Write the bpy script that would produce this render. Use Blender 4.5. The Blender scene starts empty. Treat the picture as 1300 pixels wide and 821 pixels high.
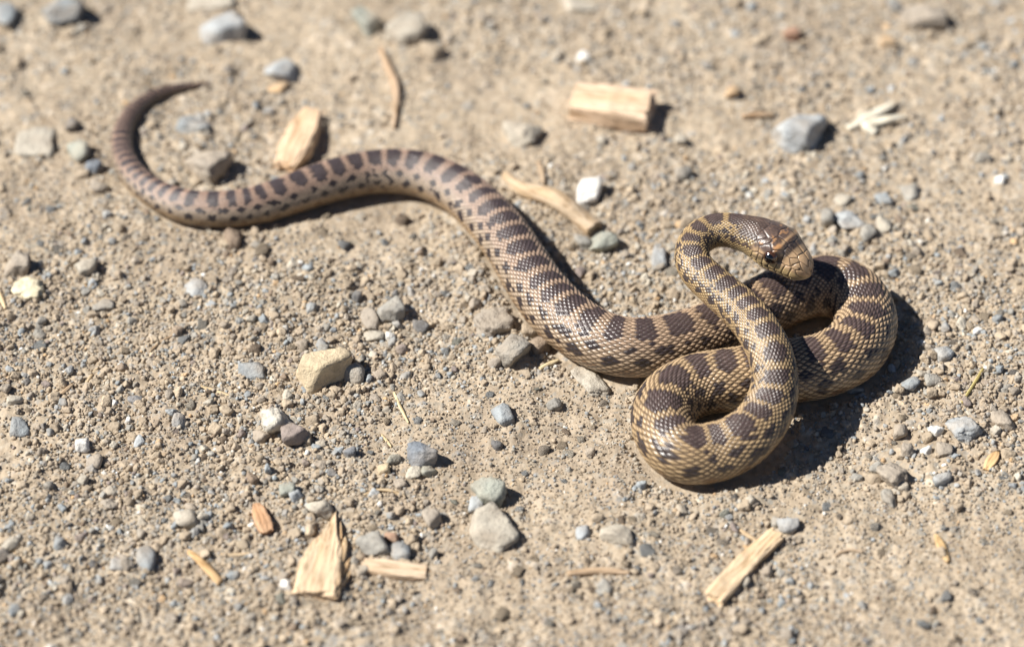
import bpy, bmesh, math, random
import numpy as np
from mathutils import Vector, Matrix

R = math.radians
rng = np.random.default_rng(7)
random.seed(7)
sc = bpy.context.scene
COL = sc.collection

# ------------------------------------------------------------------ camera
PITCH = R(42.0)
DIST = 1.0
LENS = 100.0
cam_d = bpy.data.cameras.new('camera')
cam = bpy.data.objects.new('camera', cam_d)
COL.objects.link(cam)
cam_d.lens = LENS
cam_d.sensor_width = 36.0
cam_d.clip_start = 0.01
cam_d.clip_end = 200.0
cam.location = (0.0, -DIST * math.cos(PITCH), DIST * math.sin(PITCH))
cam.rotation_euler = (math.pi / 2 - PITCH, 0, 0)
sc.camera = cam
cam_d.dof.use_dof = True
cam_d.dof.aperture_fstop = 5.0
# focus on the ground line that is sharp in the photograph
cam_d.dof.focus_distance = DIST - 0.034

# ------------------------------------------------------------------ world, sun, exposure
SUN_EL, SUN_AZ = R(48.0), R(-4.0)          # from the left
S = Vector((-math.cos(SUN_EL) * math.cos(SUN_AZ), math.cos(SUN_EL) * math.sin(SUN_AZ), math.sin(SUN_EL)))
world = bpy.data.worlds.new('World')
sc.world = world
world.use_nodes = True
wn = world.node_tree
bg = wn.nodes['Background']
sky = wn.nodes.new('ShaderNodeTexSky')
sky.sky_type = 'NISHITA'
sky.sun_disc = False
sky.sun_elevation = SUN_EL
sky.sun_rotation = math.atan2(S.x, S.y)
wn.links.new(sky.outputs[0], bg.inputs[0])
bg.inputs[1].default_value = 0.05
sky.altitude = 1800.0
sky.air_density = 0.7
sky.dust_density = 0.3
sun_d = bpy.data.lights.new('sun', 'SUN')
sun_d.energy = 5.0
sun_d.angle = R(0.5)
sun_d.color = (1.0, 0.955, 0.89)
sun = bpy.data.objects.new('sun', sun_d)
COL.objects.link(sun)
sun.rotation_euler = S.to_track_quat('Z', 'Y').to_euler()
sun.location = S * 3
sc.view_settings.view_transform = 'Standard'
sc.view_settings.look = 'None'
sc.view_settings.exposure = 0.58
sc.view_settings.gamma = 1.0
sc.view_settings.use_curve_mapping = False
sc.render.engine = 'CYCLES'
sc.cycles.use_denoising = True
sc.cycles.max_bounces = 6

# ------------------------------------------------------------------ photo pixels -> places
FPX = 1300 * LENS / 36.0
CAM = np.array(cam.location)
FWD = np.array([0, math.cos(PITCH), -math.sin(PITCH)])
UPV = np.array([0, math.sin(PITCH), math.cos(PITCH)])
RGT = np.array([1.0, 0, 0])
PX = DIST / FPX                            # metres per photo pixel at the middle


def at(px, py, z=0.0):
    """the point at height z that shows at photo pixel (px, py)"""
    d = FWD + RGT * ((px - 650.0) / FPX) - UPV * ((py - 410.5) / FPX)
    t = (z - CAM[2]) / d[2]
    return CAM + d * t


def mpp(p):
    """metres per photo pixel at point p"""
    return float(np.dot(np.asarray(p) - CAM, FWD)) / FPX


# ------------------------------------------------------------------ noise
def _hash(ix, iy, iz, seed):
    h = (ix.astype(np.int64) * 374761393 + iy.astype(np.int64) * 668265263 + iz.astype(np.int64) * 2147483647 + seed * 144269) & 0xFFFFFFFF
    h = ((h ^ (h >> 13)) * 1274126177) & 0xFFFFFFFF
    h = ((h ^ (h >> 16)) * 2246822519) & 0xFFFFFFFF
    return ((h ^ (h >> 15)) & 0xFFFF) / 32767.5 - 1.0


def vnoise(p, seed=0):
    """smooth value noise in [-1,1]; p is (n,3)"""
    p = np.asarray(p, float)
    f = np.floor(p)
    w = p - f
    w = w * w * w * (w * (w * 6 - 15) + 10)
    i = f.astype(np.int64)
    out = 0
    for dx in (0, 1):
        wx = w[:, 0] if dx else 1 - w[:, 0]
        for dy in (0, 1):
            wy = w[:, 1] if dy else 1 - w[:, 1]
            for dz in (0, 1):
                wz = w[:, 2] if dz else 1 - w[:, 2]
                out = out + wx * wy * wz * _hash(i[:, 0] + dx, i[:, 1] + dy, i[:, 2] + dz, seed)
    return out


def fbm(p, octaves=3, seed=0):
    s, a, t = 0, 1.0, 0
    for o in range(octaves):
        s = s + a * vnoise(np.asarray(p) * (2.03 ** o) + 17.3 * o, seed + o)
        t += a
        a *= 0.5
    return s / t


def sstep(a, b, x):
    t = np.clip((x - a) / (b - a), 0, 1)
    return t * t * (3 - 2 * t)


# ------------------------------------------------------------------ mesh helpers
def mesh_np(name, V, F, smooth=True, color=None):
    """V (n,3); F (m,k) all faces with k corners"""
    me = bpy.data.meshes.new(name)
    V = np.ascontiguousarray(V, dtype=np.float32)
    F = np.ascontiguousarray(F, dtype=np.int32)
    m, k = F.shape
    me.vertices.add(len(V))
    me.vertices.foreach_set('co', V.ravel())
    me.loops.add(m * k)
    me.loops.foreach_set('vertex_index', F.ravel())
    me.polygons.add(m)
    me.polygons.foreach_set('loop_start', np.arange(0, m * k, k, dtype=np.int32))
    me.polygons.foreach_set('use_smooth', np.full(m, smooth, dtype=bool))
    me.update(calc_edges=True)
    me.validate()
    if color is not None:
        a = me.color_attributes.new('Col', 'FLOAT_COLOR', 'POINT')
        c = np.ones((len(V), 4), np.float32)
        c[:, :color.shape[1]] = color
        a.data.foreach_set('color', c.ravel())
    return me


def link(name, me, mat=None, parent=None, **props):
    o = bpy.data.objects.new(name, me)
    COL.objects.link(o)
    if mat is not None and me is not None and not me.materials:
        me.materials.append(mat)
    if parent is not None:
        o.parent = parent
    for k, v in props.items():
        o[k] = v
    return o


def ico(sub):
    bm = bmesh.new()
    bmesh.ops.create_icosphere(bm, subdivisions=sub, radius=1.0)
    bm.verts.ensure_lookup_table()
    V = np.array([v.co[:] for v in bm.verts])
    V /= np.linalg.norm(V, axis=1)[:, None]
    F = np.array([[v.index for v in f.verts] for f in bm.faces])
    bm.free()
    return V, F


# ------------------------------------------------------------------ materials
def nmat(name):
    m = bpy.data.materials.new(name)
    m.use_nodes = True
    nt = m.node_tree
    b = nt.nodes['Principled BSDF']
    return m, nt, b


def N(nt, t, **kw):
    n = nt.nodes.new(t)
    for k, v in kw.items():
        setattr(n, k, v)
    return n


def noise_node(nt, vec, scale, detail=3.0, rough=0.55):
    n = N(nt, 'ShaderNodeTexNoise')
    n.inputs['Scale'].default_value = scale
    n.inputs['Detail'].default_value = detail
    n.inputs['Roughness'].default_value = rough
    nt.links.new(vec, n.inputs['Vector'])
    return n


def ramp(nt, fac, stops):
    r = N(nt, 'ShaderNodeValToRGB')
    el = r.color_ramp.elements
    while len(el) < len(stops):
        el.new(0.5)
    for e, (p, c) in zip(el, stops):
        e.position = p
        e.color = tuple(c) + (1.0,) if len(c) == 3 else c
    nt.links.new(fac, r.inputs[0])
    return r


def mix(nt, fac, a, b, mode='MIX'):
    m = N(nt, 'ShaderNodeMix', data_type='RGBA', blend_type=mode)
    for sock, v in ((m.inputs[0], fac), (m.inputs[6], a), (m.inputs[7], b)):
        if hasattr(v, 'is_linked') or hasattr(v, 'links'):
            nt.links.new(v, sock)
        elif isinstance(v, (int, float)):
            sock.default_value = v
        else:
            sock.default_value = tuple(v) + (1.0,)
    return m.outputs[2]


def bump(nt, b, height, dist, strength=1.0, prev=None):
    n = N(nt, 'ShaderNodeBump')
    n.inputs['Distance'].default_value = dist
    n.inputs['Strength'].default_value = strength
    nt.links.new(height, n.inputs['Height'])
    if prev is not None:
        nt.links.new(prev.outputs[0], n.inputs['Normal'])
    nt.links.new(n.outputs[0], b.inputs['Normal'])
    return n


DUST = (0.43, 0.35, 0.262)


def dirt_material():
    m, nt, b = nmat('dry_dirt')
    tc = N(nt, 'ShaderNodeTexCoord').outputs['Object']
    n1 = noise_node(nt, tc, 22, 4)
    n2 = noise_node(nt, tc, 210, 4, 0.65)
    n3 = noise_node(nt, tc, 900, 3, 0.7)
    base = ramp(nt, n1.outputs[0], [(0.3, (0.37, 0.30, 0.224)), (0.52, (0.44, 0.362, 0.268)), (0.72, (0.50, 0.418, 0.318))]).outputs[0]
    g = ramp(nt, n2.outputs[0], [(0.3, (0.78, 0.76, 0.74)), (0.5, (1, 1, 1)), (0.72, (1.12, 1.12, 1.13))]).outputs[0]
    c = mix(nt, 1.0, base, g, 'MULTIPLY')
    vor = N(nt, 'ShaderNodeTexVoronoi')
    vor.inputs['Scale'].default_value = 620
    nt.links.new(tc, vor.inputs['Vector'])
    sep = N(nt, 'ShaderNodeSeparateColor')
    nt.links.new(vor.outputs['Color'], sep.inputs[0])
    grain = ramp(nt, sep.outputs[0], [(0.0, (0.80, 0.78, 0.75)), (0.25, (1, 0.99, 0.97)), (0.7, (1, 1, 1)), (0.86, (0.86, 0.92, 0.98)), (1.0, (1.25, 1.22, 1.18))]).outputs[0]
    c = mix(nt, 0.75, c, mix(nt, 1.0, c, grain, 'MULTIPLY'))
    at_ = N(nt, 'ShaderNodeAttribute', attribute_name='Col')
    c = mix(nt, 1.0, c, at_.outputs['Color'], 'MULTIPLY')
    nt.links.new(c, b.inputs['Base Color'])
    b.inputs['Roughness'].default_value = 0.95
    b.inputs['Specular IOR Level'].default_value = 0.15
    p = bump(nt, b, n2.outputs[0], 0.0009, 0.8)
    p = bump(nt, b, vor.outputs['Distance'], 0.0005, -0.5, p)
    bump(nt, b, n3.outputs[0], 0.0004, 0.8, p)
    return m


def stone_material(name, use_attr):
    m, nt, b = nmat(name)
    tc = N(nt, 'ShaderNodeTexCoord').outputs['Object']
    info = N(nt, 'ShaderNodeObjectInfo')
    if use_attr:
        a = N(nt, 'ShaderNodeAttribute', attribute_name='Col', attribute_type='INSTANCER')
        col = a.outputs['Color']
        vec = N(nt, 'ShaderNodeNewGeometry').outputs['Position']
    else:
        col = info.outputs['Color']
        add = N(nt, 'ShaderNodeVectorMath', operation='ADD')
        sc_ = N(nt, 'ShaderNodeVectorMath', operation='SCALE')
        sc_.inputs[0].default_value = (1.0, 1.7, 2.3)
        nt.links.new(info.outputs['Random'], sc_.inputs['Scale'])
        nt.links.new(tc, add.inputs[0])
        nt.links.new(sc_.outputs[0], add.inputs[1])
        vec = add.outputs[0]
    n1 = noise_node(nt, vec, 170, 4, 0.6)
    n2 = noise_node(nt, vec, 700, 4, 0.7)
    n3 = noise_node(nt, vec, 90, 3, 0.5)
    sh = ramp(nt, n1.outputs[0], [(0.3, (0.74, 0.73, 0.72)), (0.5, (1, 1, 1)), (0.7, (1.2, 1.2, 1.18))]).outputs[0]
    c = mix(nt, 1.0, col, sh, 'MULTIPLY')
    sp = ramp(nt, n2.outputs[0], [(0.30, (0.72, 0.70, 0.68)), (0.45, (1, 1, 1)), (0.66, (1.0, 1.0, 1.0)), (0.74, (1.22, 1.22, 1.2))]).outputs[0]
    c = mix(nt, 1.0, c, sp, 'MULTIPLY')
    df = ramp(nt, n3.outputs[0], [(0.45, (0, 0, 0)), (0.70, (0.68, 0.68, 0.68))]).outputs[0]
    if not use_attr:
        mu = N(nt, 'ShaderNodeMath', operation='MULTIPLY')
        nt.links.new(df, mu.inputs[0])
        nt.links.new(info.outputs['Alpha'], mu.inputs[1])
        df = mu.outputs[0]
    c = mix(nt, df, c, DUST)
    nt.links.new(c, b.inputs['Base Color'])
    b.inputs['Roughness'].default_value = 0.82
    b.inputs['Specular IOR Level'].default_value = 0.3
    p = bump(nt, b, n1.outputs[0], 0.0016, 0.9)
    bump(nt, b, n2.outputs[0], 0.0007, 0.9, p)
    return m


def wood_material(name, grain_dark=0.55, bark=0.0):
    m, nt, b = nmat(name)
    tc = N(nt, 'ShaderNodeTexCoord').outputs['Object']
    info = N(nt, 'ShaderNodeObjectInfo')
    mp = N(nt, 'ShaderNodeMapping')
    mp.inputs['Scale'].default_value = (0.10, 1.0, 1.0)
    nt.links.new(tc, mp.inputs['Vector'])
    n1 = noise_node(nt, mp.outputs[0], 900, 3, 0.6)
    n2 = noise_node(nt, mp.outputs[0], 300, 3, 0.6)
    n3 = noise_node(nt, tc, 130, 3, 0.6)
    g = ramp(nt, n1.outputs[0], [(0.32, (grain_dark, grain_dark * 0.9, grain_dark * 0.78)), (0.5, (1, 1, 1)), (0.75, (1.12, 1.12, 1.1))]).outputs[0]
    c = mix(nt, 1.0, info.outputs['Color'], g, 'MULTIPLY')
    g2 = ramp(nt, n2.outputs[0], [(0.3, (0.82, 0.74, 0.62)), (0.55, (1, 1, 1)), (0.8, (1.06, 1.06, 1.05))]).outputs[0]
    c = mix(nt, 1.0, c, g2, 'MULTIPLY')
    df = ramp(nt, n3.outputs[0], [(0.5, (0, 0, 0)), (0.75, (0.45 + bark, 0.45 + bark, 0.45 + bark))]).outputs[0]
    c = mix(nt, df, c, (0.40, 0.31, 0.21))
    nt.links.new(c, b.inputs['Base Color'])
    b.inputs['Roughness'].default_value = 0.75
    b.inputs['Specular IOR Level'].default_value = 0.25
    p = bump(nt, b, n1.outputs[0], 0.0006, 0.8)
    bump(nt, b, n2.outputs[0], 0.0008, 0.6, p)
    return m


def snake_material():
    m, nt, b = nmat('snake_skin')
    a = N(nt, 'ShaderNodeAttribute', attribute_name='Col')
    tc = N(nt, 'ShaderNodeTexCoord').outputs['Object']
    n1 = noise_node(nt, tc, 350, 4, 0.6)
    n2 = noise_node(nt, tc, 1500, 2, 0.6)
    sh = ramp(nt, n1.outputs[0], [(0.3, (0.8, 0.79, 0.78)), (0.5, (1, 1, 1)), (0.7, (1.13, 1.12, 1.1))]).outputs[0]
    c = mix(nt, 1.0, a.outputs['Color'], sh, 'MULTIPLY')
    nt.links.new(c, b.inputs['Base Color'])
    b.inputs['Roughness'].default_value = 0.33
    b.inputs['Specular IOR Level'].default_value = 0.7
    b.inputs['Sheen Weight'].default_value = 0.0
    bump(nt, b, n2.outputs[0], 0.00012, 0.6)
    return m


def plain(name, col, rough, spec=0.5, coat=0.0):
    m, nt, b = nmat(name)
    tc = N(nt, 'ShaderNodeTexCoord').outputs['Object']
    n1 = noise_node(nt, tc, 800, 2, 0.5)
    sh = ramp(nt, n1.outputs[0], [(0.3, tuple(x * 0.7 for x in col)), (0.7, tuple(x * 1.25 for x in col))]).outputs[0]
    nt.links.new(sh, b.inputs['Base Color'])
    b.inputs['Roughness'].default_value = rough
    b.inputs['Specular IOR Level'].default_value = spec
    b.inputs['Coat Weight'].default_value = coat
    b.inputs['Coat Roughness'].default_value = 0.05
    return m


M_DIRT = dirt_material()
M_STONE = stone_material('stone', False)
M_GRAVEL = stone_material('gravel', True)
M_WOOD = wood_material('split_wood')
M_TWIG = wood_material('weathered_twig', 0.6, 0.2)
M_SNAKE = snake_material()
M_IRIS = plain('snake_iris', (0.06, 0.026, 0.013), 0.12, 0.6, 1.0)
M_PUPIL = plain('snake_pupil', (0.004, 0.004, 0.005), 0.06, 0.6, 1.0)

# ------------------------------------------------------------------ snake centre line (pixel x, pixel y, height px, radius px), tail to head
SP = [
    (266, 107, 3, 2.0), (248, 109, 5, 4.0), (222, 113, 8, 6.0), (192, 124, 11, 8.2), (168, 144, 13, 10.2), (155, 172, 15, 12.2),
    (157, 200, 17, 14.2), (172, 226, 18, 16.4), (200, 248, 20, 18.5), (235, 262, 21, 21), (275, 266, 22, 22), (320, 262, 23, 23), (370, 247, 25, 24.5),
    (425, 229, 26, 26), (475, 219, 26, 26.5), (525, 220, 27, 27.5), (572, 237, 28, 28.5), (612, 268, 29, 30), (645, 308, 31, 32),
    (670, 348, 32, 33.5), (700, 388, 33, 35), (740, 422, 34, 36), (785, 440, 35, 36.5), (835, 440, 35, 36.5), (885, 427, 35, 36.5),
    (935, 407, 35, 36.5), (985, 382, 35, 36.5), (1030, 366, 36, 37), (1068, 368, 36, 37.5), (1094, 390, 37, 38), (1098, 420, 37, 38.5), (1078, 448, 37, 39),
    (1040, 466, 37, 39), (985, 474, 37, 39.5), (930, 482, 37, 39.5), (880, 491, 37, 39), (847, 515, 37, 38.5), (844, 548, 37, 38), (866, 574, 37, 37.5),
    (905, 575, 38, 36.5), (945, 557, 44, 34), (972, 527, 56, 31), (983, 492, 74, 28.5), (980, 458, 93, 27), (965, 424, 104, 26),
    (938, 391, 106, 25), (905, 362, 112, 23.5), (880, 333, 120, 21.5), (884, 307, 127, 20.5), (906, 294, 131, 21), (932, 294, 132, 22),
]
SNOUT = (1029, 350, 110)
P = []
RAD = []
for (x, y, z, r) in SP:
    p = at(x, y, z * PX)
    P.append(p)
    RAD.append(r * mpp(p))
P.append(at(*SNOUT[:2], SNOUT[2] * PX))
RAD.append(22 * PX)
P = np.array(P)
RAD = np.array(RAD)
# resting parts: centre height equals the radius less a slight sink
for k in range(40):
    P[k] = at(SP[k][0], SP[k][1], max(RAD[k] - 0.0006, 0.0004))
    RAD[k] = SP[k][3] * mpp(P[k])


def spline(t, y, tq):
    n = len(t)
    h = np.diff(t)
    A = np.zeros((n, n))
    B = np.zeros((n,) + y.shape[1:])
    A[0, 0] = A[-1, -1] = 1
    for i in range(1, n - 1):
        A[i, i - 1], A[i, i], A[i, i + 1] = h[i - 1], 2 * (h[i - 1] + h[i]), h[i]
        B[i] = 6 * ((y[i + 1] - y[i]) / h[i] - (y[i] - y[i - 1]) / h[i - 1])
    Mx = np.linalg.solve(A, B)
    k = np.clip(np.searchsorted(t, tq, side='right') - 1, 0, n - 2)
    a = (t[k + 1] - tq)
    b = (tq - t[k])
    hh = h[k]
    if y.ndim > 1:
        a, b, hh = a[:, None], b[:, None], hh[:, None]
    return (Mx[k] * a ** 3 + Mx[k + 1] * b ** 3) / (6 * hh) + (y[k] / hh - Mx[k] * hh / 6) * a + (y[k + 1] / hh - Mx[k + 1] * hh / 6) * b


tt = np.concatenate([[0], np.cumsum(np.linalg.norm(np.diff(P, axis=0), axis=1))])
tq = np.linspace(0, tt[-1], 6000)
CL = spline(tt, P, tq)
CR = np.interp(tq, tt, RAD)
ker = np.ones(61) / 61
CR = np.convolve(np.pad(CR, 30, mode='edge'), ker, mode='valid')
arc = np.concatenate([[0], np.cumsum(np.linalg.norm(np.diff(CL, axis=0), axis=1))])
HEAD0 = np.interp(tt[-2], tq, arc)          # arc length where the head starts
LTOT = arc[-1]
LH = LTOT - HEAD0

low = CL[(arc < HEAD0) & (CL[:, 2] < 0.019)][::12]
low_r = CR[(arc < HEAD0) & (CL[:, 2] < 0.019)][::12]


def snake_dist(x, y):
    """distance on the ground to the resting body's edge (negative under it)"""
    x = np.asarray(x, float)
    out = np.full(x.shape, 1e9)
    bb = (x > low[:, 0].min() - 0.05) & (x < low[:, 0].max() + 0.05) & (y > low[:, 1].min() - 0.05) & (y < low[:, 1].max() + 0.05)
    idx = np.nonzero(bb)[0]
    for c in range(0, len(idx), 20000):
        i = idx[c:c + 20000]
        d = np.hypot(x[i, None] - low[None, :, 0], y[i, None] - low[None, :, 1]) - low_r[None, :]
        out[i] = d.min(axis=1)
    return out


def ground_z(x, y, d=None):
    x = np.atleast_1d(np.asarray(x, float))
    y = np.atleast_1d(np.asarray(y, float))
    p = np.stack([x, y, np.zeros_like(x)], 1)
    h = 0.0016 * vnoise(p * 26, 3) + 0.0010 * vnoise(p * 70, 4) + 0.00065 * vnoise(p * 170, 5) + 0.0005 * np.abs(vnoise(p * 380, 6))
    if d is None:
        d = snake_dist(x, y)
    far = np.hypot(x, y)
    h = h * (0.12 + 0.88 * sstep(-0.004, 0.008, d))
    h = h - 0.0004 * (1 - sstep(-0.002, 0.006, d)) * (d < 1)
    return h + 0.02 * vnoise(p * 0.9, 8) * sstep(0.6, 3.0, far)


# ------------------------------------------------------------------ ground sheet
def axis(lo, hi, step, reach):
    a = np.arange(lo, hi + 1e-9, step)
    g = [a[-1]]
    s = step
    while g[-1] < reach:
        s *= 1.22
        g.append(g[-1] + s)
    l = [a[0]]
    s = step
    while l[-1] > -reach:
        s *= 1.22
        l.append(l[-1] - s)
    return np.concatenate([l[:0:-1], a, g[1:]])


gx = axis(-0.225, 0.225, 0.00072, 40.0)
gy = axis(-0.195, 0.265, 0.00078, 40.0)
XX, YY = np.meshgrid(gx, gy)
xs, ys = XX.ravel(), YY.ravel()
sd_ = snake_dist(xs, ys)
zs = ground_z(xs, ys, sd_)
gcol = np.ones((len(xs), 3))


def grains(x, y, cell, hmax, fill, seed_):
    """rounded crumbs stuck in the dirt: height and a random number for each"""
    cx, cy = np.floor(x / cell), np.floor(y / cell)
    best = np.zeros_like(x)
    who = np.zeros_like(x)
    zz_ = np.zeros_like(x)
    for dx in (-1, 0, 1):
        for dy in (-1, 0, 1):
            ax, ay = cx + dx, cy + dy
            jx = (ax + 0.5 + 0.48 * _hash(ax, ay, zz_, seed_)) * cell
            jy = (ay + 0.5 + 0.48 * _hash(ax, ay, zz_, seed_ + 1)) * cell
            sz = _hash(ax, ay, zz_, seed_ + 2) * 0.5 + 0.5
            on = (_hash(ax, ay, zz_, seed_ + 3) * 0.5 + 0.5) < fill
            rr = cell * (0.28 + 0.42 * sz)
            st = 0.75 + 0.5 * (_hash(ax, ay, zz_, seed_ + 4) * 0.5 + 0.5)
            d2 = ((x - jx) * st / rr) ** 2 + ((y - jy) / st / rr) ** 2
            hgt = np.where(on, np.sqrt(np.clip(1 - d2 ** 1.5, 0, 1)) * hmax * (0.35 + 0.65 * sz), 0)
            up = hgt > best
            best = np.where(up, hgt, best)
            who = np.where(up, _hash(ax, ay, zz_, seed_ + 5) * 0.5 + 0.5, who)
    return best, who


nearv = (np.abs(xs) < 0.235) & (ys > -0.205) & (ys < 0.275)
gi = np.nonzero(nearv)[0]
pg = np.stack([xs[gi], ys[gi], xs[gi] * 0], 1)
dens = np.clip(0.62 + 1.5 * fbm(pg * 17 + np.array([0, 0, 1.0]), 3, 81), 0.12, 1.0) * np.interp(ys[gi], [-.2, .03, .13, .3], [1, 1, .75, .7])
nsn = sstep(-.003, .002, sd_[gi])
for cell_, hm_, sd2 in ((.0046, .0005, 300), (.0027, .00045, 320), (.0016, .00045, 340)):
    gh_, who_ = grains(xs[gi], ys[gi], cell_, hm_, dens * (0.45 if cell_ > .004 else 0.9), sd2)
    on_ = (gh_ > 0.12 * hm_)
    zs[gi] += gh_ * nsn
    tint = np.stack([np.interp(who_, [0, .12, .2, .6, .75, .86, .95, 1], v) for v in ([.78, .85, .98, 1.02, .84, .78, 1.1, 1.4], [.78, .84, .98, 1.02, .92, .88, 1.1, 1.5], [.78, .83, .97, 1.03, 1.02, 1.05, 1.1, 1.65])], 1)
    gcol[gi] = np.where(on_[:, None], tint, gcol[gi])
nx, ny = len(gx), len(gy)
ii = np.arange(nx * ny).reshape(ny, nx)
GF = np.stack([ii[:-1, :-1].ravel(), ii[:-1, 1:].ravel(), ii[1:, 1:].ravel(), ii[1:, :-1].ravel()], 1)
ZG = zs.reshape(ny, nx)


def top_z(x, y):
    """height of the finished ground, crumbs and all"""
    i = np.clip(np.searchsorted(gx, x) - 1, 0, nx - 2)
    j = np.clip(np.searchsorted(gy, y) - 1, 0, ny - 2)
    fx = (x - gx[i]) / (gx[i + 1] - gx[i])
    fy = (y - gy[j]) / (gy[j + 1] - gy[j])
    return (ZG[j, i] * (1 - fx) + ZG[j, i + 1] * fx) * (1 - fy) + (ZG[j + 1, i] * (1 - fx) + ZG[j + 1, i + 1] * fx) * fy


link('ground', mesh_np('ground', np.stack([xs, ys, zs], 1), GF, True, gcol), M_DIRT, kind='structure',
     label='dusty tan dirt ground the snake lies on', category='ground')

# ------------------------------------------------------------------ snake body
KP = 0.27                                   # scale length / radius
du = np.concatenate([[0], np.cumsum(np.diff(arc) / (KP * np.maximum(CR[:-1], 0.0016)))])
U_HEAD = np.interp(HEAD0, arc, du)
step_u = 1 / 6.0
u_body = np.arange(0, U_HEAD, step_u)
s_body = np.interp(u_body, du, arc)
nh = 170
th = np.linspace(0, 1, nh + 1)[1:]
hx = 1 - (1 - th) ** 1.35                     # denser towards the snout
s_head = HEAD0 + LH * np.minimum(hx, 0.9995)
s_all = np.concatenate([s_body, s_head])
NB = len(s_body)
C = np.stack([np.interp(s_all, arc, CL[:, k]) for k in range(3)], 1)
T = np.gradient(CL, axis=0)
T /= np.linalg.norm(T, axis=1)[:, None]
T = np.stack([np.interp(s_all, arc, T[:, k]) for k in range(3)], 1)
# the head is carried straight: ease its tangent to one direction
T /= np.linalg.norm(T, axis=1)[:, None]
Nn = np.array([0, 0, 1.0]) - T * T[:, 2:3]
Nn /= np.linalg.norm(Nn, axis=1)[:, None]
Bn = np.cross(T, Nn)                          # the animal's right
ROLL = np.interp(s_all, [0, HEAD0 - 0.05, HEAD0, LTOT], [0, 0, R(-6), R(-11)])
Nr = Nn * np.cos(ROLL)[:, None] + Bn * np.sin(ROLL)[:, None]
Br = Bn * np.cos(ROLL)[:, None] - Nn * np.sin(ROLL)[:, None]
Nn, Bn = Nr, Br
rad = np.interp(s_all, arc, CR)
hh = np.clip((s_all - HEAD0) / LH, 0, 1)
px_ = PX


def prof(xs_, ys_):
    t = np.array(xs_, float)
    return spline(t, np.array(ys_, float), hh) * px_


hw = prof([0, .12, .28, .44, .58, .70, .82, .90, 1], [22, 23.5, 28.5, 31.5, 29.5, 25, 20, 17, 12])
htp = prof([0, .15, .30, .45, .56, .66, .78, .88, 1], [21.5, 23, 26.5, 28.5, 29, 27, 22.5, 19, 15])
hbt = prof([0, .15, .30, .45, .58, .70, .82, .90, 1], [21.5, 21, 21.5, 23, 23, 21, 19, 17, 14])
endf = np.where(hh > 0.82, np.sqrt(np.clip(1 - ((hh - 0.82) / 0.18) ** 2.3, 0, 1)), 1.0)
inh = hh > 0
w_r = np.where(inh, hw * endf, rad)
w_t = np.where(inh, htp * endf, rad * 1.0)
w_b = np.where(inh, hbt * endf, rad * 1.0)

ROWS = 52
SPAN = R(146)                                 # scale rows cover +-146 degrees; the rest is belly
na_d = ROWS * 4 - ROWS // 4
WARP = 0.20                                   # rows are narrow along the back, wide towards the belly


def v_of(t):
    return np.sign(t) * ((1 + WARP) * np.abs(t) - WARP * t * t)


def t_of(v):
    av = np.minimum(np.abs(v), 1.0)
    return np.sign(v) * ((1 + WARP) - np.sqrt((1 + WARP) ** 2 - 4 * WARP * av)) / (2 * WARP)


phi = np.concatenate([t_of(np.linspace(-1, 1, na_d + 1)) * SPAN, np.linspace(SPAN, 2 * math.pi - SPAN, 22)[1:-1]])
NA = len(phi)
PH, SI = np.meshgrid(phi, np.arange(len(s_all)))
PHw = np.where(PH > math.pi, PH - 2 * math.pi, PH)
aP = np.abs(PHw)
cs, sn = np.cos(PHw), np.sin(PHw)
HHm = np.repeat(hh[:, None], NA, 1)
# cross-section: round body, squarish head
e = 1 - 0.16 * sstep(0.15, 0.5, HHm) * (1 - sstep(0.9, 1.0, HHm))
ce = np.sign(cs) * np.abs(cs) ** e
se = np.sign(sn) * np.abs(sn) ** e
vert_r = np.where(cs > 0, w_t[:, None], w_b[:, None])
# flatten the belly a little
belly = np.where(HHm <= 0, 1 - 0.15 * sstep(0.45, 1.0, -cs), 1.0)
musc = 1 + np.where(HHm <= 0, 1, 0) * (0.030 * vnoise(np.stack([s_all[SI].ravel() * 45, cs.ravel() * 1.2, sn.ravel() * 1.2], 1), 91) + 0.012 * vnoise(np.stack([s_all[SI].ravel() * 160, cs.ravel() * 2.0, sn.ravel() * 2.0], 1), 92)).reshape(HHm.shape) * np.where(cs > -0.5, 1, 0.3)
belly = belly * musc
offN = ce * vert_r * belly
offB = se * w_r[:, None] * np.where(HHm <= 0, 1.03 * musc, 1.0)
BASE = C[:, None, :] + Nn[:, None, :] * offN[..., None] + Bn[:, None, :] * offB[..., None]
# outward direction
OUT = Nn[:, None, :] * (cs / np.maximum(vert_r, 1e-5))[..., None] + Bn[:, None, :] * (sn / np.maximum(w_r, 1e-5)[:, None])[..., None]
tipf = np.clip((HHm - 0.86) / 0.14, 0, 1)[..., None]
OUT /= np.maximum(np.linalg.norm(OUT, axis=2), 1e-9)[..., None]
OUT = OUT * np.sqrt(1 - 0.9 * tipf ** 2) + T[:, None, :] * tipf * 0.95
OUT /= np.maximum(np.linalg.norm(OUT, axis=2), 1e-9)[..., None]

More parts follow.
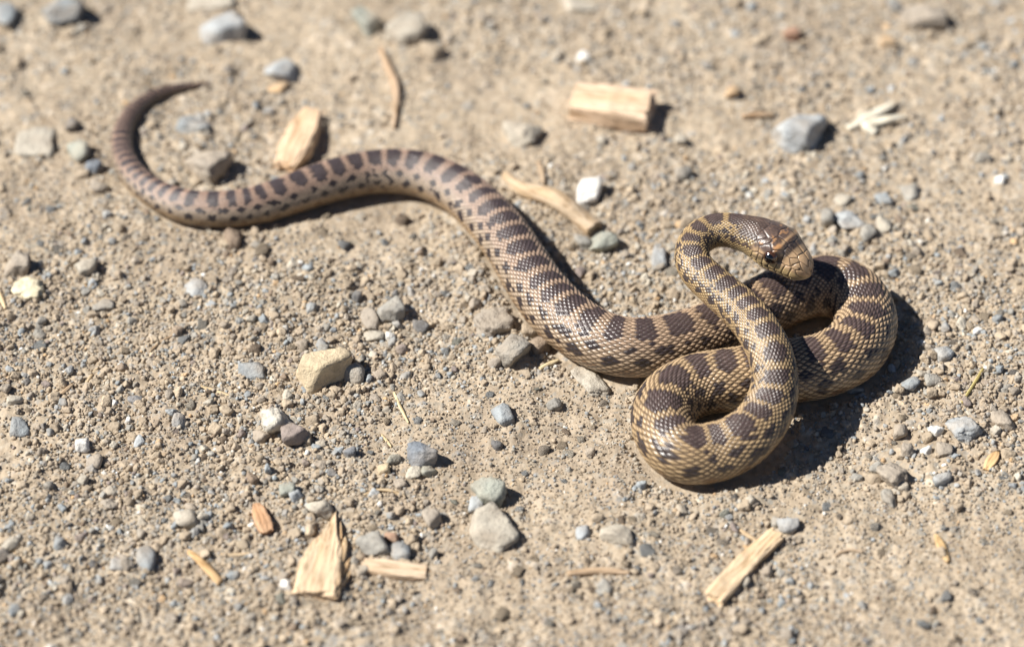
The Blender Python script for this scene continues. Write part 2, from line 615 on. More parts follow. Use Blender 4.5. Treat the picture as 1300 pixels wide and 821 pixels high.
# --- scale lattice: rhombs on a checkerboard
u_all = np.concatenate([u_body, U_HEAD + (s_head - HEAD0) / (KP * rad[NB - 1] * 0.92)])
UU = -np.repeat(u_all[:, None], NA, 1) * 2     # runs from head to tail
VV = v_of(np.clip(PHw / SPAN, -1, 1)) * (ROWS / 2)
a1 = (UU + VV) / 2
a2 = (UU - VV) / 2
i1 = np.round(a1)
i2 = np.round(a2)
uc = i1 + i2
vc = i1 - i2
fu = UU - uc                                   # -1..1 along (positive towards the tail)
fv = VV - vc
q = np.abs(fu) + np.abs(fv)                    # 0 at centre, 1 at the rhomb's edge
dome = np.clip(1 - q, 0, 1)
edge = sstep(0.0, 0.34, dome)
keel = np.exp(-(fv / 0.20) ** 2) * sstep(0.0, 0.3, dome)
relief = 0.55 * edge + 0.30 * np.sqrt(dome) + 0.28 * keel + 0.30 * fu * edge
in_body = 1 - sstep(0.22, 0.34, HHm)
dorsal = 1 - sstep(SPAN - 0.12, SPAN, aP)
amp = 0.088 * (1 - 0.5 * sstep(R(55), R(110), aP)) * np.where(HHm > 0, rad[NB - 1], rad[:, None]) * 0.62
disp = amp * relief * in_body * dorsal
# belly scutes
sc_f = np.abs(((UU / 2) % 1) - 0.5) * 2
disp += (1 - dorsal) * 0.012 * rad[:, None] * sc_f * (1 - HHm)


def h01(a, b, seed):
    return _hash(a.astype(np.int64), b.astype(np.int64), np.zeros_like(a, dtype=np.int64), seed) * 0.5 + 0.5


# --- colour pattern evaluated at scale centres
rid = h01(uc, vc, 11)
rid2 = h01(uc, vc, 23)
ucn = -uc / 2.0                                # scale periods from the tail tip
angc = np.abs(t_of(vc / (ROWS / 2))) * SPAN
side = np.sign(vc + 1e-6)
frac = ucn / U_HEAD                            # 0 tail .. 1 neck
PER = 3.65
wob = vnoise(np.stack([ucn.ravel() * 0.11, side.ravel() * 0, ucn.ravel() * 0], 1), 31).reshape(ucn.shape)
ph = ucn / PER + 0.30 * wob
wob2 = h01(np.floor(ph), side, 41) - 0.5


def cell(p, off=0.0):
    return np.abs(((p + off) % 1.0) - 0.5) * 2     # 0 at a blotch's centre .. 1 between


rj = (rid - 0.5)
bl_id = np.floor(ph)
bv1 = h01(bl_id, bl_id * 0, 43)
bv2 = h01(bl_id, bl_id * 0 + 1, 44)
bv3 = h01(bl_id, side, 45)
midb = np.interp(frac, [.20, .30, .52, .64], [0, 1, 1, 0])
b_half = np.interp(frac, [0, .35, .6, .85, 1], [R(43), R(41), R(35), R(32), R(35)]) * (0.84 + 0.18 * bv2 + 0.14 * bv3)
b_len = np.interp(frac, [0, .3, .6, .9, 1], [0.60, 0.64, 0.69, 0.72, 0.75]) * (0.88 + 0.22 * bv1)
d0 = (cell(ph) / b_len) ** 3 + (angc / b_half) ** 4
blotch = d0 + 0.3 * rj < 1.0
# first lateral row, alternating
d1 = (cell(ph, 0.5 + 0.1 * wob2) / (0.30 + 0.17 * bv3)) ** 2 + ((angc - R(55)) / (R(7) + R(4) * bv3)) ** 2
# second lateral row, larger
d2 = (cell(ph, 0.02 + 0.1 * wob2) / (0.37 + 0.16 * bv2 - 0.04 * midb)) ** 2 + ((angc - R(80)) / (R(9) + R(5) * bv2 - R(2) * midb)) ** 2
# low row, faint
d3 = (cell(ph, 0.5) / 0.40) ** 2 + ((angc - R(108)) / R(10)) ** 2
spot1 = d1 + 0.5 * rj < 1.0
spot2 = d2 + 0.5 * rj < 1.0
spot3 = d3 + 1.0 * rj < 0.9
# scattered single dark scales between the blotches on the forebody and midbody
stray = (rid2 > np.interp(frac, [0, .3, .5, .7, .9, 1], [.985, .965, .965, .95, .85, .76])) & (angc > R(36)) & (angc < R(100))
dark = blotch | spot1 | spot2 | stray


def lerp3(a, b, t):
    return a + (b - a) * t[..., None]


A = np.array
light_d = np.stack([np.interp(frac, [0, .3, .5, .68, 1], v) for v in ([.35, .47, .46, .48, .54], [.245, .32, .325, .345, .38], [.19, .245, .25, .22, .185])], -1)
light_s = np.stack([np.interp(frac, [0, .3, .5, .68, 1], v) for v in ([.29, .35, .44, .48, .53], [.215, .275, .335, .345, .37], [.165, .205, .245, .215, .175])], -1)
t_side = sstep(R(35), R(70), angc)
light_s = lerp3(light_s, np.broadcast_to(A([0.52, 0.42, 0.31]), light_s.shape), midb * (1 - sstep(R(72), R(92), angc)) * .8)
light_s = lerp3(light_s, np.broadcast_to(A([0.46, 0.31, 0.165]), light_s.shape), midb * sstep(R(80), R(96), angc) * .8)
light = lerp3(light_d, light_s, t_side) * (0.86 + 0.28 * rid2)[..., None]
skin_l = A([0.105, 0.064, 0.036])
dark_c = lerp3(np.broadcast_to(A([0.055, 0.047, 0.057]), light.shape), np.broadcast_to(A([0.066, 0.043, 0.042]), light.shape), sstep(.35, .7, frac))
dark_c = dark_c * ((0.75 + 0.4 * rid2) * (1.15 - 0.45 * sstep(.25, .9, d0)))[..., None]
dark_c = np.where((spot1 | spot2 | stray)[..., None] & ~blotch[..., None], dark_c * A([0.48, 0.48, 0.56]), dark_c)
mid_c = light * A([0.55, 0.46, 0.40])

tip = np.clip(0.5 + 0.5 * fu, 0, 1)
e2 = sstep(0.06, 0.52, dome)
body_col = lerp3(np.broadcast_to(skin_l, light.shape), light, e2)
body_col = body_col * ((0.70 + 0.62 * keel) * (0.9 + 0.2 * rid))[..., None]
mid = spot3 & ~dark
body_col = np.where(mid[..., None], lerp3(np.broadcast_to(skin_l * 0.8, light.shape), mid_c, e2), body_col)
dk = lerp3(np.broadcast_to(A([0.050, 0.034, 0.028]), light.shape), dark_c, e2)
dk = dk + (0.075 * keel * sstep(.45, .8, frac) * (0.4 + 0.9 * rid))[..., None] * A([1.0, 0.82, 0.68])
body_col = np.where(dark[..., None], dk, body_col)
# tail: keep the rings crisp but dusty
belly_c = A([0.50, 0.40, 0.26]) * (0.85 + 0.15 * sc_f)[..., None]
bt = sstep(R(122), R(140), aP)
body_col = lerp3(body_col, np.broadcast_to(belly_c, light.shape), bt)

# --- head plates
seeds = []


def seed(x, deg, mirror=True):
    seeds.append((x, R(deg)))
    if mirror and deg:
        seeds.append((x, -R(deg)))


seed(.57, 0); seed(.565, 36); seed(.40, 19); seed(.735, 12); seed(.735, 38); seed(.86, 17); seed(.965, 0); seed(1.0, 0)
seed(.45, 66); seed(.64, 66); seed(.725, 64); seed(.80, 52); seed(.86, 58); seed(.92, 44); seed(.935, 82)
seed(.40, 50); seed(.33, 74); seed(.36, 40); seed(.27, 10); seed(.26, 32); seed(.25, 54)
for k, xx in enumerate((.28, .37, .455, .535, .62, .705, .785, .86)):
    seed(xx, 97 if xx > .5 else 100)
    seed(xx + .02, 132)
for k, xx in enumerate((.30, .45, .60, .75, .9)):
    seed(xx, 163)
SD = np.array(seeds)
hm = HHm[NB:]
pm = PHw[NB:]
D1 = np.full(hm.shape, 9e9)
D2 = np.full(hm.shape, 9e9)
ID = np.zeros(hm.shape, int)
wob_h = vnoise(np.stack([hm.ravel() * 9, pm.ravel() * 2.5, hm.ravel() * 0], 1), 51).reshape(hm.shape) * 1.4
for k, (sx, sa) in enumerate(SD):
    dphi = np.abs((pm - sa + math.pi) % (2 * math.pi) - math.pi)
    d = np.hypot((hm - sx) * 118, dphi * 26) + wob_h
    swap = d < D1
    D2 = np.where(swap, D1, np.minimum(D2, d))
    ID = np.where(swap, k, ID)
    D1 = np.where(swap, d, D1)
edge_h = sstep(0.2, 2.4, D2 - D1)               # 0 in the sutures
plates = sstep(0.26, 0.34, hm)
disp[NB:] += plates * px_ * 1.1 * (edge_h - 1)
# brow ridge over the eyes, hollow in front, mouth line, nostril
ap = np.abs(pm)
brow = np.exp(-((hm - .565) / .075) ** 2 - ((ap - R(54)) / R(13)) ** 2)
disp[NB:] += px_ * 2.6 * brow
lore = np.exp(-((hm - .71) / .07) ** 2 - ((ap - R(74)) / R(13)) ** 2)
disp[NB:] -= px_ * 2.2 * lore
mouth_a = R(114) + R(5) * np.sin(hm * 9.0)
mouth = np.exp(-((ap - mouth_a) / R(2.2)) ** 2) * sstep(.24, .34, hm) * (1 - sstep(.93, .985, hm))
disp[NB:] -= px_ * 1.5 * mouth
nost = np.exp(-((hm - .895) / .013) ** 2 - ((ap - R(64)) / R(5)) ** 2)
disp[NB:] -= px_ * 1.6 * nost

# head colours
rp = _hash(ID, np.zeros_like(ID), np.zeros_like(ID), 77) * 0.5 + 0.5
shape3 = hm.shape + (3,)
nz = vnoise(np.stack([hm.ravel() * 30, pm.ravel() * 8, hm.ravel() * 0], 1), 61).reshape(hm.shape)
nz2 = vnoise(np.stack([hm.ravel() * 75, pm.ravel() * 18, hm.ravel() * 0], 1), 62).reshape(hm.shape)
tan = np.broadcast_to(A([0.46, 0.31, 0.18]), shape3) * (0.85 + 0.35 * rp + 0.12 * nz2)[..., None]
yellow = np.broadcast_to(A([0.50, 0.37, 0.18]), shape3) * (0.9 + 0.2 * rp)[..., None]
brown = np.broadcast_to(A([0.095, 0.064, 0.050]), shape3) * (0.8 + 0.6 * rp + 0.35 * nz2)[..., None]
black = np.broadcast_to(A([0.014, 0.014, 0.020]), shape3)
orange = np.broadcast_to(A([0.54, 0.29, 0.13]), shape3)
hc = tan.copy()
top = sstep(R(92), R(70), ap + 0 * hm) if False else 1 - sstep(R(66), R(84), ap)
t_back = (1 - sstep(.55, .60, hm + 0.012 * nz)) * (1 - sstep(R(64), R(80), ap + R(5) * nz))
hc = lerp3(hc, brown, t_back)
spots = t_back * sstep(.42, .75, nz + 0.35 * nz2)
hc = lerp3(hc, orange * 0.8, spots * 0.7)
# orange patches behind the dark band
patch = np.exp(-((hm - .585) / .032) ** 4 - ((ap - R(50)) / R(15)) ** 4)
hc = lerp3(hc, orange, np.clip(patch * 1.2, 0, 1))
patch2 = np.exp(-((hm - .615) / .03) ** 2 - ((ap - R(8)) / R(14)) ** 2)
hc = lerp3(hc, orange * 0.8, np.clip(patch2, 0, 1) * 0.6)
# dark band between and in front of the eyes, running down to the lip below the eye
band = np.exp(-((hm - (.662 - 0.025 * sstep(R(40), R(70), ap))) / .056) ** 4) * (1 - sstep(R(78), R(88), ap))
ring = np.exp(-((hm - .56) / .085) ** 4 - ((ap - R(78)) / R(19)) ** 4)
hc = lerp3(hc, brown * 0.8, ring * 0.8)
hc = lerp3(hc, black, np.clip(band * 1.7, 0, 1) * (0.85 + 0.15 * nz2))
side_m = sstep(R(84), R(94), ap)
hc = lerp3(hc, yellow, side_m * 0.85)
under = np.exp(-((hm - .56) / .028) ** 2 - ((ap - R(104)) / R(9)) ** 2)
hc = lerp3(hc, black, under * 0.9)
stripe = np.exp(-((hm - (.40 + (R(88) - ap) * 0.12)) / .10) ** 4 - ((ap - R(90) - (.5 - hm) * 1.0) / R(7)) ** 2)
hc = lerp3(hc, brown * 0.7, np.clip(stripe, 0, 1) * 0.85)
hc = lerp3(hc, np.broadcast_to(A([0.55, 0.46, 0.30]), shape3), sstep(R(120), R(140), ap) * 0.9)
sut = (1 - sstep(0.2, 1.6, D2 - D1))
sut_c = np.where((hm > .7)[..., None], A([0.12, 0.075, 0.04]), A([0.05, 0.036, 0.034]))
hc = lerp3(hc, np.broadcast_to(sut_c, shape3), sut * 0.9)
hc = lerp3(hc, np.broadcast_to(A([0.02, 0.015, 0.012]), shape3), np.clip(mouth * 0.9 + nost, 0, 1))
# neck side of the head keeps small scales, speckled
neck_col = body_col[NB:]
tsp = (1 - sstep(R(70), R(95), ap))
neck_dark = lerp3(np.broadcast_to(A([0.06, 0.045, 0.042]), shape3), brown * 1.2, edge[NB:])
neck_mix = np.where(((rid[NB:] < 0.55) & (ap > R(60)))[..., None] | (ap > R(92))[..., None], neck_col * 0 + lerp3(np.broadcast_to(skin_l * 0.7, shape3), np.broadcast_to(A([0.48, 0.35, 0.17]), shape3), e2[NB:]), neck_dark)
neck_mix = lerp3(neck_mix, np.broadcast_to(A([0.50, 0.40, 0.26]), shape3), sstep(R(120), R(140), ap))
hc = lerp3(neck_mix, hc, sstep(0.25, 0.36, hm - 0.10 * (1 - sstep(R(30), R(70), ap))))
col_all = body_col.copy()
col_all[NB:] = lerp3(body_col[NB:], hc, sstep(0.02, 0.12, hm + 0.03 * (rid[NB:] - .5)))

V = BASE + OUT * disp[..., None]
nr = len(s_all)
V = V.reshape(-1, 3)
COLR = np.clip(col_all.reshape(-1, 3), 0.004, 0.9)
idx = np.arange(nr * NA).reshape(nr, NA)
nxt = np.roll(idx, -1, axis=1)
F = np.stack([idx[:-1].ravel(), nxt[:-1].ravel(), nxt[1:].ravel(), idx[1:].ravel()], 1)
# close the ends with quads folded to a point
V = np.concatenate([V, C[:1] - T[:1] * 0.0008, C[-1:] + T[-1:] * 0.0001])
COLR = np.concatenate([COLR, COLR[:1], COLR[-1:]])
it, isn = len(V) - 2, len(V) - 1
half = np.arange(0, NA - NA % 2, 2)
capT = np.stack([np.full(len(half), it), idx[0][(half + 2) % NA], idx[0][(half + 1) % NA], idx[0][half]], 1)
capS = np.stack([np.full(len(half), isn), idx[-1][half], idx[-1][(half + 1) % NA], idx[-1][(half + 2) % NA]], 1)
F = np.concatenate([F, capT, capS])[:, ::-1]
base_pt = Vector(low.mean(axis=0))
base_pt.z = 0
snake = bpy.data.objects.new('snake', None)
COL.objects.link(snake)
snake.location = base_pt
snake['label'] = 'brown blotched tan snake lying coiled with its head raised over its coils'
snake['category'] = 'snake'
body = link('body', mesh_np('snake_body', V - np.array(base_pt), F, True, COLR), M_SNAKE, snake)

# --- eyes
eV, eF = ico(4)


def eye(sign):
    k = NB + int(np.argmin(np.abs(hh[NB:] - 0.555)))
    a = sign * R(79)
    j = int(np.argmin(np.abs(PHw[k] - a)))
    pos = BASE[k, j]
    out = OUT[k, j]
    r = 9.6 * PX
    cen = pos - out * r * 0.36
    zax = Vector(out + 0.10 * T[k]).normalized()
    xax = Vector(T[k]).cross(zax).cross(zax).normalized()
    yax = zax.cross(xax)
    rot = Matrix((xax, yax, zax)).transposed()
    Vw = eV * np.array([r * 1.0, r * 1.0, r * 0.86])
    o = link('eye', mesh_np('eye', Vw, eF), M_IRIS, snake)
    o.matrix_local = Matrix.Translation(Vector(cen) - base_pt) @ rot.to_4x4()
    cap = eV[:, 2] > 0.0
    pv = eV * np.array([r * 0.84, r * 0.84, r * 0.80]) + np.array([0, 0, r * 0.12])
    link('pupil', mesh_np('pupil', pv, eF), M_PUPIL, o)
    return o


eye(1)
eye(-1)

# ------------------------------------------------------------------ stones
ICO = {k: ico(k) for k in (1, 2, 3, 4)}


def stone_verts(sub, a, b, c, p=14, planes=9, rough=0.05, rs=None):
    rs = rs or np.random.default_rng(1)
    D, Fc = ICO[sub]
    n = rs.normal(size=(planes, 3))
    n /= np.linalg.norm(n, axis=1)[:, None]
    n = np.concatenate([n, [[0, 0, 1.0], [0, 0, -1.0], [1, 0, 0], [-1, 0, 0], [0, 1, 0], [0, -1, 0]]])
    d = rs.uniform(0.58, 1.0, len(n))
    d[-6:] = rs.uniform(0.85, 1.1, 6)
    p = p * 1.9
    q_ = np.maximum(D @ n.T, 0) / d
    r = (q_ ** p).sum(1) ** (-1.0 / p)
    o = rs.uniform(0, 50, 3)
    r = r * (1 + rough * fbm(D * 2.2 + o, 3, 5) + 0.45 * rough * vnoise(D * 7 + o, 9) + 0.25 * rough * vnoise(D * 17 + o, 10))
    Vv = D * r[:, None]
    ext = (Vv.max(0) - Vv.min(0)) / 2
    Vv = (Vv - (Vv.max(0) + Vv.min(0)) / 2) / ext
    return Vv * np.array([a, b, c]), Fc


SC = {
    'grey': (.34, .325, .29), 'blue': (.32, .345, .355), 'pale': (.50, .455, .375), 'white': (.78, .76, .71), 'tan': (.45, .366, .266),
    'brown': (.27, .205, .15), 'purple': (.29, .24, .215), 'green': (.37, .38, .325), 'slate': (.22, .245, .275), 'cream': (.58, .475, .32),
    'red': (.37, .21, .14), 'orange': (.60, .41, .23), 'dark': (.19, .185, .18), 'warm': (.38, .33, .27), 'speck': (.60, .56, .48), 'lblue': (.41, .43, .435),
}
FOOT = []                                    # (x, y, radius) of things on the ground


def add_stone(px, py, w, h, ck, label, p=12, rot=0.0, rough=0.05, flat=None, name='stone', sub=3, jit=0.06, seed_=None):
    g = at(px, py + h * 0.22, 0)
    k = mpp(g)
    W, Hh = w * k, h * k
    hv = (0.50 if flat is None else flat) * min(W, Hh)
    Hh *= 1.0
    W *= 0.98
    sp_, cp_ = math.sin(PITCH), math.cos(PITCH)
    for _ in range(12):
        c = hv * 0.68
        bs = np.linspace(0.3 * W, 0.95 * W, 60)
        tot = 0.32 * hv * cp_ + np.sqrt((bs * sp_) ** 2 + (c * cp_) ** 2) + bs * sp_
        b_ = float(bs[np.argmin(np.abs(tot - Hh))])
        if tot[-1] < Hh * 0.97:
            hv *= 1.08
        elif tot[0] > Hh * 1.03:
            hv *= 0.92
        else:
            break
    dy = 2 * b_
    c = hv * 0.68
    rs = np.random.default_rng(int(px * 13 + py * 7) if seed_ is None else seed_)
    Vv, Fc = stone_verts(sub, W / 2, dy / 2, c, p, 9, rough * 2.0, rs)
    # find the spot: visible centre of the stone at the pixel
    pc = at(px, py + (Hh / 2 - b_ * sp_) / k, 0)
    z = float(ground_z(pc[0], pc[1])[0])
    o = link(name, mesh_np(name, Vv, Fc), M_STONE, None, label=label, category='stone')
    o.location = (pc[0], pc[1], z + hv - c)
    o.rotation_euler = (R(rs.uniform(-9, 9)), R(rs.uniform(-9, 9)), R(rot))
    cc = np.array(SC[ck]) * (1 + jit * rs.uniform(-1, 1))
    o.color = (*cc, .15 if ck == 'white' else .8)
    FOOT.append((pc[0], pc[1], max(W, dy) / 2))
    return o


ST = [
    # x, y, w, h, colour, label, angularity, rotation, roughness, flatness
    (1017, 172, 74, 60, 'lblue', 'large smooth grey stone between the wood block and the pale forked stalk', 9, 10, .05, .62),
    (284, 36, 62, 42, 'lblue', 'light blue-grey block-shaped stone in front of the flat pale stone', 20, 8, .03, .6),
    (82, 14, 56, 50, 'blue', 'blue-grey angular stone with a tan lower edge far behind the tail', 16, 30, .05, .55),
    (6, 24, 30, 34, 'blue', 'dark blue-grey stone left of the blue-grey angular stone far behind the tail', 14, 0, .05, .5),
    (268, 4, 62, 26, 'pale', 'flat pale stone directly behind the light blue-grey block', 14, 0, .05, .4),
    (516, 43, 58, 42, 'pale', 'pale beige squarish stone behind the thin twig', 18, 15, .05, .55),
    (468, 30, 34, 36, 'green', 'grey-green stone touching the left side of the pale squarish stone', 14, 40, .05, .5),
    (548, 66, 28, 32, 'tan', 'pinkish tan stone in front of the pale beige squarish stone', 12, 30, .06, .55),
    (357, 90, 44, 34, 'lblue', 'blue-grey stone resting on an orange pebble behind the orange wood chip', 12, 0, .05, .6),
    (353, 112, 30, 16, 'orange', 'orange-tan pebble under the blue-grey stone behind the orange wood chip', 10, 0, .05, .4),
    (667, 172, 52, 38, 'pale', 'pale grey stone in front and left of the wood block', 10, 20, .06, .5),
    (748, 250, 36, 34, 'white', 'bright white quartz stone beside the curved stick', 9, 0, .05, .6),
    (268, 211, 52, 50, 'warm', 'pinkish grey rough stone behind the tail base', 14, 45, .07, .6),
    (243, 158, 44, 34, 'blue', 'blue-grey angular stone inside the curve of the tail tip', 20, 20, .05, .5),
    (102, 195, 26, 32, 'green', 'pointed grey-green stone outside the curve of the tail', 20, 30, .05, .7),
    (93, 162, 18, 20, 'dark', 'small dark stone behind the pointed grey-green stone by the tail', 14, 0, .06, .7),
    (121, 216, 24, 20, 'slate', 'slate-blue stone in front of the pointed grey-green stone by the tail', 14, 0, .06, .6),
    (128, 240, 26, 18, 'warm', 'warm grey stone in the small heap outside the tail curve', 14, 0, .06, .6),
    (106, 224, 18, 14, 'tan', 'tan pebble in the small heap outside the tail curve', 12, 0, .06, .6),
    (45, 183, 52, 40, 'pale', 'pale half-buried stone left of the small heap by the tail', 9, 0, .06, .25),
    (23, 337, 34, 32, 'warm', 'rounded warm grey stone behind the cream crusty lump', 9, 0, .06, .7),
    (110, 340, 28, 22, 'pale', 'pale curved pebble casting a short shadow, behind the flat dark pebble', 12, 25, .08, .6),
    (131, 386, 30, 17, 'grey', 'flat dark grey pebble in front of the pale curved pebble', 16, 10, .05, .45),
    (296, 307, 26, 26, 'brown', 'brownish grey stone in front of the thickening tail', 12, 0, .08, .7),
    (248, 366, 32, 26, 'lblue', 'pale blue-grey flattish stone in the open dirt below the tail bend', 16, 30, .05, .35),
    (498, 394, 38, 34, 'grey', 'grey stone with a brown side behind two tiny white pebbles', 10, 35, .05, .7),
    (469, 405, 22, 32, 'warm', 'upright warm grey stone left of the grey stone with a brown side', 14, 20, .05, .5),
    (474, 426, 30, 15, 'pale', 'flat pale grey pebble beside the tiny white oval pebble', 14, 0, .05, .5),
    (495, 425, 15, 14, 'white', 'tiny white oval pebble in front of the grey stone with a brown side', 7, 0, .03, .7),
    (535, 411, 24, 20, 'dark', 'dark-sided pebble right of the tiny white oval pebble', 16, 0, .07, .6),
    (627, 415, 50, 38, 'warm', 'lumpy warm grey clod left of the snake between two grey stones', 10, 10, .10, .6),
    (651, 450, 44, 44, 'grey', 'dark-sided grey stone in front of the lumpy clod', 12, 35, .06, .7),
    (672, 420, 22, 22, 'tan', 'tan pebble squeezed against the snake behind the dark-sided grey stone', 10, 0, .06, .6),
    (684, 441, 28, 26, 'brown', 'brownish pebble with a flat lit top beside the dark-sided grey stone', 14, 30, .06, .7),
    (629, 462, 22, 20, 'warm', 'warm grey pebble leaning on the dark-sided grey stone', 12, 0, .06, .6),
    (410, 469, 68, 48, 'cream', 'cream and tan faceted quartz block lying in the gravel', 34, 32, .02, .72),
    (450, 478, 28, 26, 'grey', 'dark grey stone at the right end of the cream quartz block', 14, 0, .06, .7),
    (320, 473, 36, 24, 'blue', 'blue-grey flat stone left of the cream quartz block', 14, 0, .05, .45),
    (351, 536, 42, 46, 'speck', 'white and brown speckled rough stone touching a purple-brown stone', 14, 30, .10, .75),
    (376, 558, 36, 30, 'purple', 'purple-brown stone touching the white speckled rough stone', 13, 10, .05, .8),
    (333, 555, 24, 18, 'warm', 'small warm grey pebble in front of the white speckled rough stone', 9, 0, .05, .7),
    (106, 566, 20, 22, 'white', 'small bright white faceted stone alone in the dirt', 16, 0, .04, .8),
    (236, 659, 32, 28, 'pale', 'pale grey angular stone left of the reddish wood chip', 16, 15, .05, .7),
    (253, 670, 15, 14, 'grey', 'small grey pebble against the pale grey angular stone', 9, 0, .05, .7),
    (186, 708, 28, 34, 'blue', 'blue-grey wedge stone right of a flat blue-grey pebble', 18, 25, .05, .55),
    (152, 716, 26, 18, 'lblue', 'flat blue-grey pebble left of the blue-grey wedge stone', 12, 0, .05, .45),
    (365, 627, 22, 20, 'green', 'pale green-grey round pebble above the splintered wood chip', 9, 0, .04, .7),
    (406, 648, 34, 24, 'pale', 'pale grey triangular stone touching the splintered wood chip tip', 18, 10, .05, .6),
    (537, 582, 38, 32, 'slate', 'slate-blue triangular stone standing in the gravel', 22, 20, .05, .75),
    (545, 600, 22, 14, 'green', 'grey-green pebble in front of the slate-blue triangular stone', 10, 0, .05, .7),
    (526, 602, 24, 15, 'pale', 'pale tan pebble in front of the slate-blue triangular stone', 10, 0, .05, .6),
    (500, 586, 20, 17, 'green', 'round green-grey pebble left of the slate-blue triangular stone', 9, 0, .05, .7),
    (488, 597, 18, 15, 'cream', 'cream pebble with a dark side left of the slate-blue triangular stone', 12, 0, .05, .8),
    (444, 577, 18, 18, 'slate', 'small slate pebble between the purple-brown stone and the slate-blue triangular stone', 12, 0, .05, .8),
    (638, 532, 24, 28, 'blue', 'smooth blue-grey oval pebble standing alone in fine gravel', 8, 20, .03, .6),
    (632, 566, 18, 14, 'dark', 'small dark pebble in front of the smooth blue-grey oval pebble', 12, 0, .05, .7),
    (750, 484, 38, 44, 'pale', 'pale grey pitted flat stone beneath the snake beside its front loop', 12, 30, .07, .30),
    (625, 623, 40, 40, 'green', 'grey-green pyramid-shaped stone behind the pale cream slab', 22, 35, .04, .75),
    (604, 636, 22, 22, 'lblue', 'small blue-grey stone touching the grey-green pyramid-shaped stone', 12, 0, .05, .55),
    (622, 674, 56, 54, 'pale', 'pale cream flat slab stone in front of the grey-green pyramid-shaped stone', 20, 35, .04, .32),
    (474, 689, 46, 34, 'grey', 'grey angular stone above the flat wood chip', 20, 10, .05, .65),
    (509, 698, 26, 26, 'blue', 'grey-blue pebble right of the grey angular stone', 10, 0, .05, .6),
    (497, 678, 20, 18, 'red', 'reddish brown pebble behind the grey angular stone', 10, 0, .05, .7),
    (549, 656, 22, 24, 'warm', 'warm grey angular pebble left of the pale cream slab', 18, 25, .05, .75),
    (782, 685, 42, 28, 'pale', 'pale beige rounded stone between the slab and the front loop', 9, 10, .04, .5),
    (740, 680, 20, 18, 'lblue', 'light grey pebble left of the pale beige rounded stone', 10, 0, .05, .5),
    (1001, 666, 30, 22, 'lblue', 'light blue-grey stone at the tip of the split stick', 14, 5, .06, .6),
    (985, 660, 14, 16, 'grey', 'small dark grey pebble against the light blue-grey stone at the split stick', 12, 0, .05, .8),
    (1143, 548, 22, 20, 'warm', 'round warm grey pebble right of the coil shadow', 9, 0, .05, .7),
    (1108, 604, 28, 17, 'tan', 'flat tan brick-shaped pebble beside a grey knobbly stone', 22, 0, .04, .55),
    (1112, 592, 20, 16, 'grey', 'grey pebble behind the flat tan brick-shaped pebble', 18, 0, .05, .6),
    (1133, 603, 34, 36, 'warm', 'grey knobbly stone right of the flat tan brick-shaped pebble', 16, 40, .09, .6),
    (1145, 616, 18, 14, 'pale', 'pale grey pebble in front of the grey knobbly stone', 12, 0, .06, .6),
    (1129, 632, 18, 24, 'grey', 'upright blocky grey pebble in front of the grey knobbly stone', 24, 10, .04, .6),
    (1195, 611, 28, 17, 'lblue', 'blue-grey wedge pebble with a dark front face', 20, 15, .05, .7),
    (1198, 453, 27, 23, 'lblue', 'light grey oval stone right of the rear coil shadow', 9, 20, .04, .6),
    (1083, 493, 27, 14, 'grey', 'dark grey oval pebble lying against the front of the rear coil', 9, 0, .04, .7),
    (1155, 494, 26, 18, 'blue', 'blue-grey pebble in front of the rear coil shadow', 14, 15, .06, .6),
    (1184, 489, 24, 15, 'grey', 'grey pebble between the light grey oval stone and the straw', 12, 0, .06, .5),
    (1220, 549, 36, 38, 'lblue', 'knobbly pale blue-grey stone in front of the yellow straw', 14, 30, .11, .5),
    (1272, 535, 32, 26, 'warm', 'warm grey stone right of the knobbly pale blue-grey stone', 12, 0, .08, .5),
    (1280, 578, 22, 16, 'tan', 'tan pebble right of the small pointed wood chip', 10, 0, .06, .6),
    (1198, 575, 24, 20, 'warm', 'warm tan-grey pebble behind the blue-grey wedge pebble', 12, 0, .06, .5),
    (1151, 575, 16, 18, 'warm', 'warm grey standing pebble beside a whitish pebble', 12, 0, .06, .8),
    (1175, 575, 16, 13, 'white', 'whitish pebble beside the warm grey standing pebble', 12, 0, .06, .7),
    (765, 306, 42, 32, 'green', 'grey-green stone at the broken end of the curved stick', 14, 20, .05, .65),
    (740, 306, 24, 22, 'grey', 'small grey stone in front of the broken end of the curved stick', 10, 0, .06, .7),
    (836, 328, 20, 30, 'lblue', 'blue-grey oval pebble left of the raised neck', 9, 0, .04, .5),
    (1076, 286, 34, 36, 'lblue', 'pale blue-grey flat stone behind the rear coil', 12, 25, .06, .4),
    (1049, 280, 18, 34, 'grey', 'narrow grey stone left of the pale blue-grey flat stone', 12, 0, .05, .5),
    (1101, 304, 24, 22, 'grey', 'grey stone in front of the pale blue-grey flat stone', 10, 20, .05, .6),
    (1122, 292, 22, 22, 'pale', 'pale tan stone right of the grey stone behind the rear coil', 10, 0, .05, .5),
    (1070, 258, 24, 20, 'pale', 'pale stone behind the pale blue-grey flat stone', 9, 0, .05, .45),
    (1120, 255, 26, 16, 'blue', 'blue-grey flat stone behind the pale tan stone', 10, 0, .05, .5),
    (1155, 243, 24, 26, 'grey', 'rounded grey stone far behind the rear coil', 9, 0, .05, .5),
    (1172, 22, 62, 40, 'warm', 'big warm grey stone with a dark right side in the far dirt', 10, 0, .07, .55),
    (1136, 6, 24, 18, 'blue', 'small blue stone behind the big warm grey stone', 12, 0, .05, .7),
    (738, 4, 52, 22, 'pale', 'pale flat stone far behind the wood block', 12, 0, .06, .5),
    (1247, 200, 26, 16, 'grey', 'grey flat stone right of the pale forked stalk', 12, 0, .05, .6),
    (741, 77, 19, 18, 'white', 'small white round pebble behind the wood block', 8, 0, .05, .7),
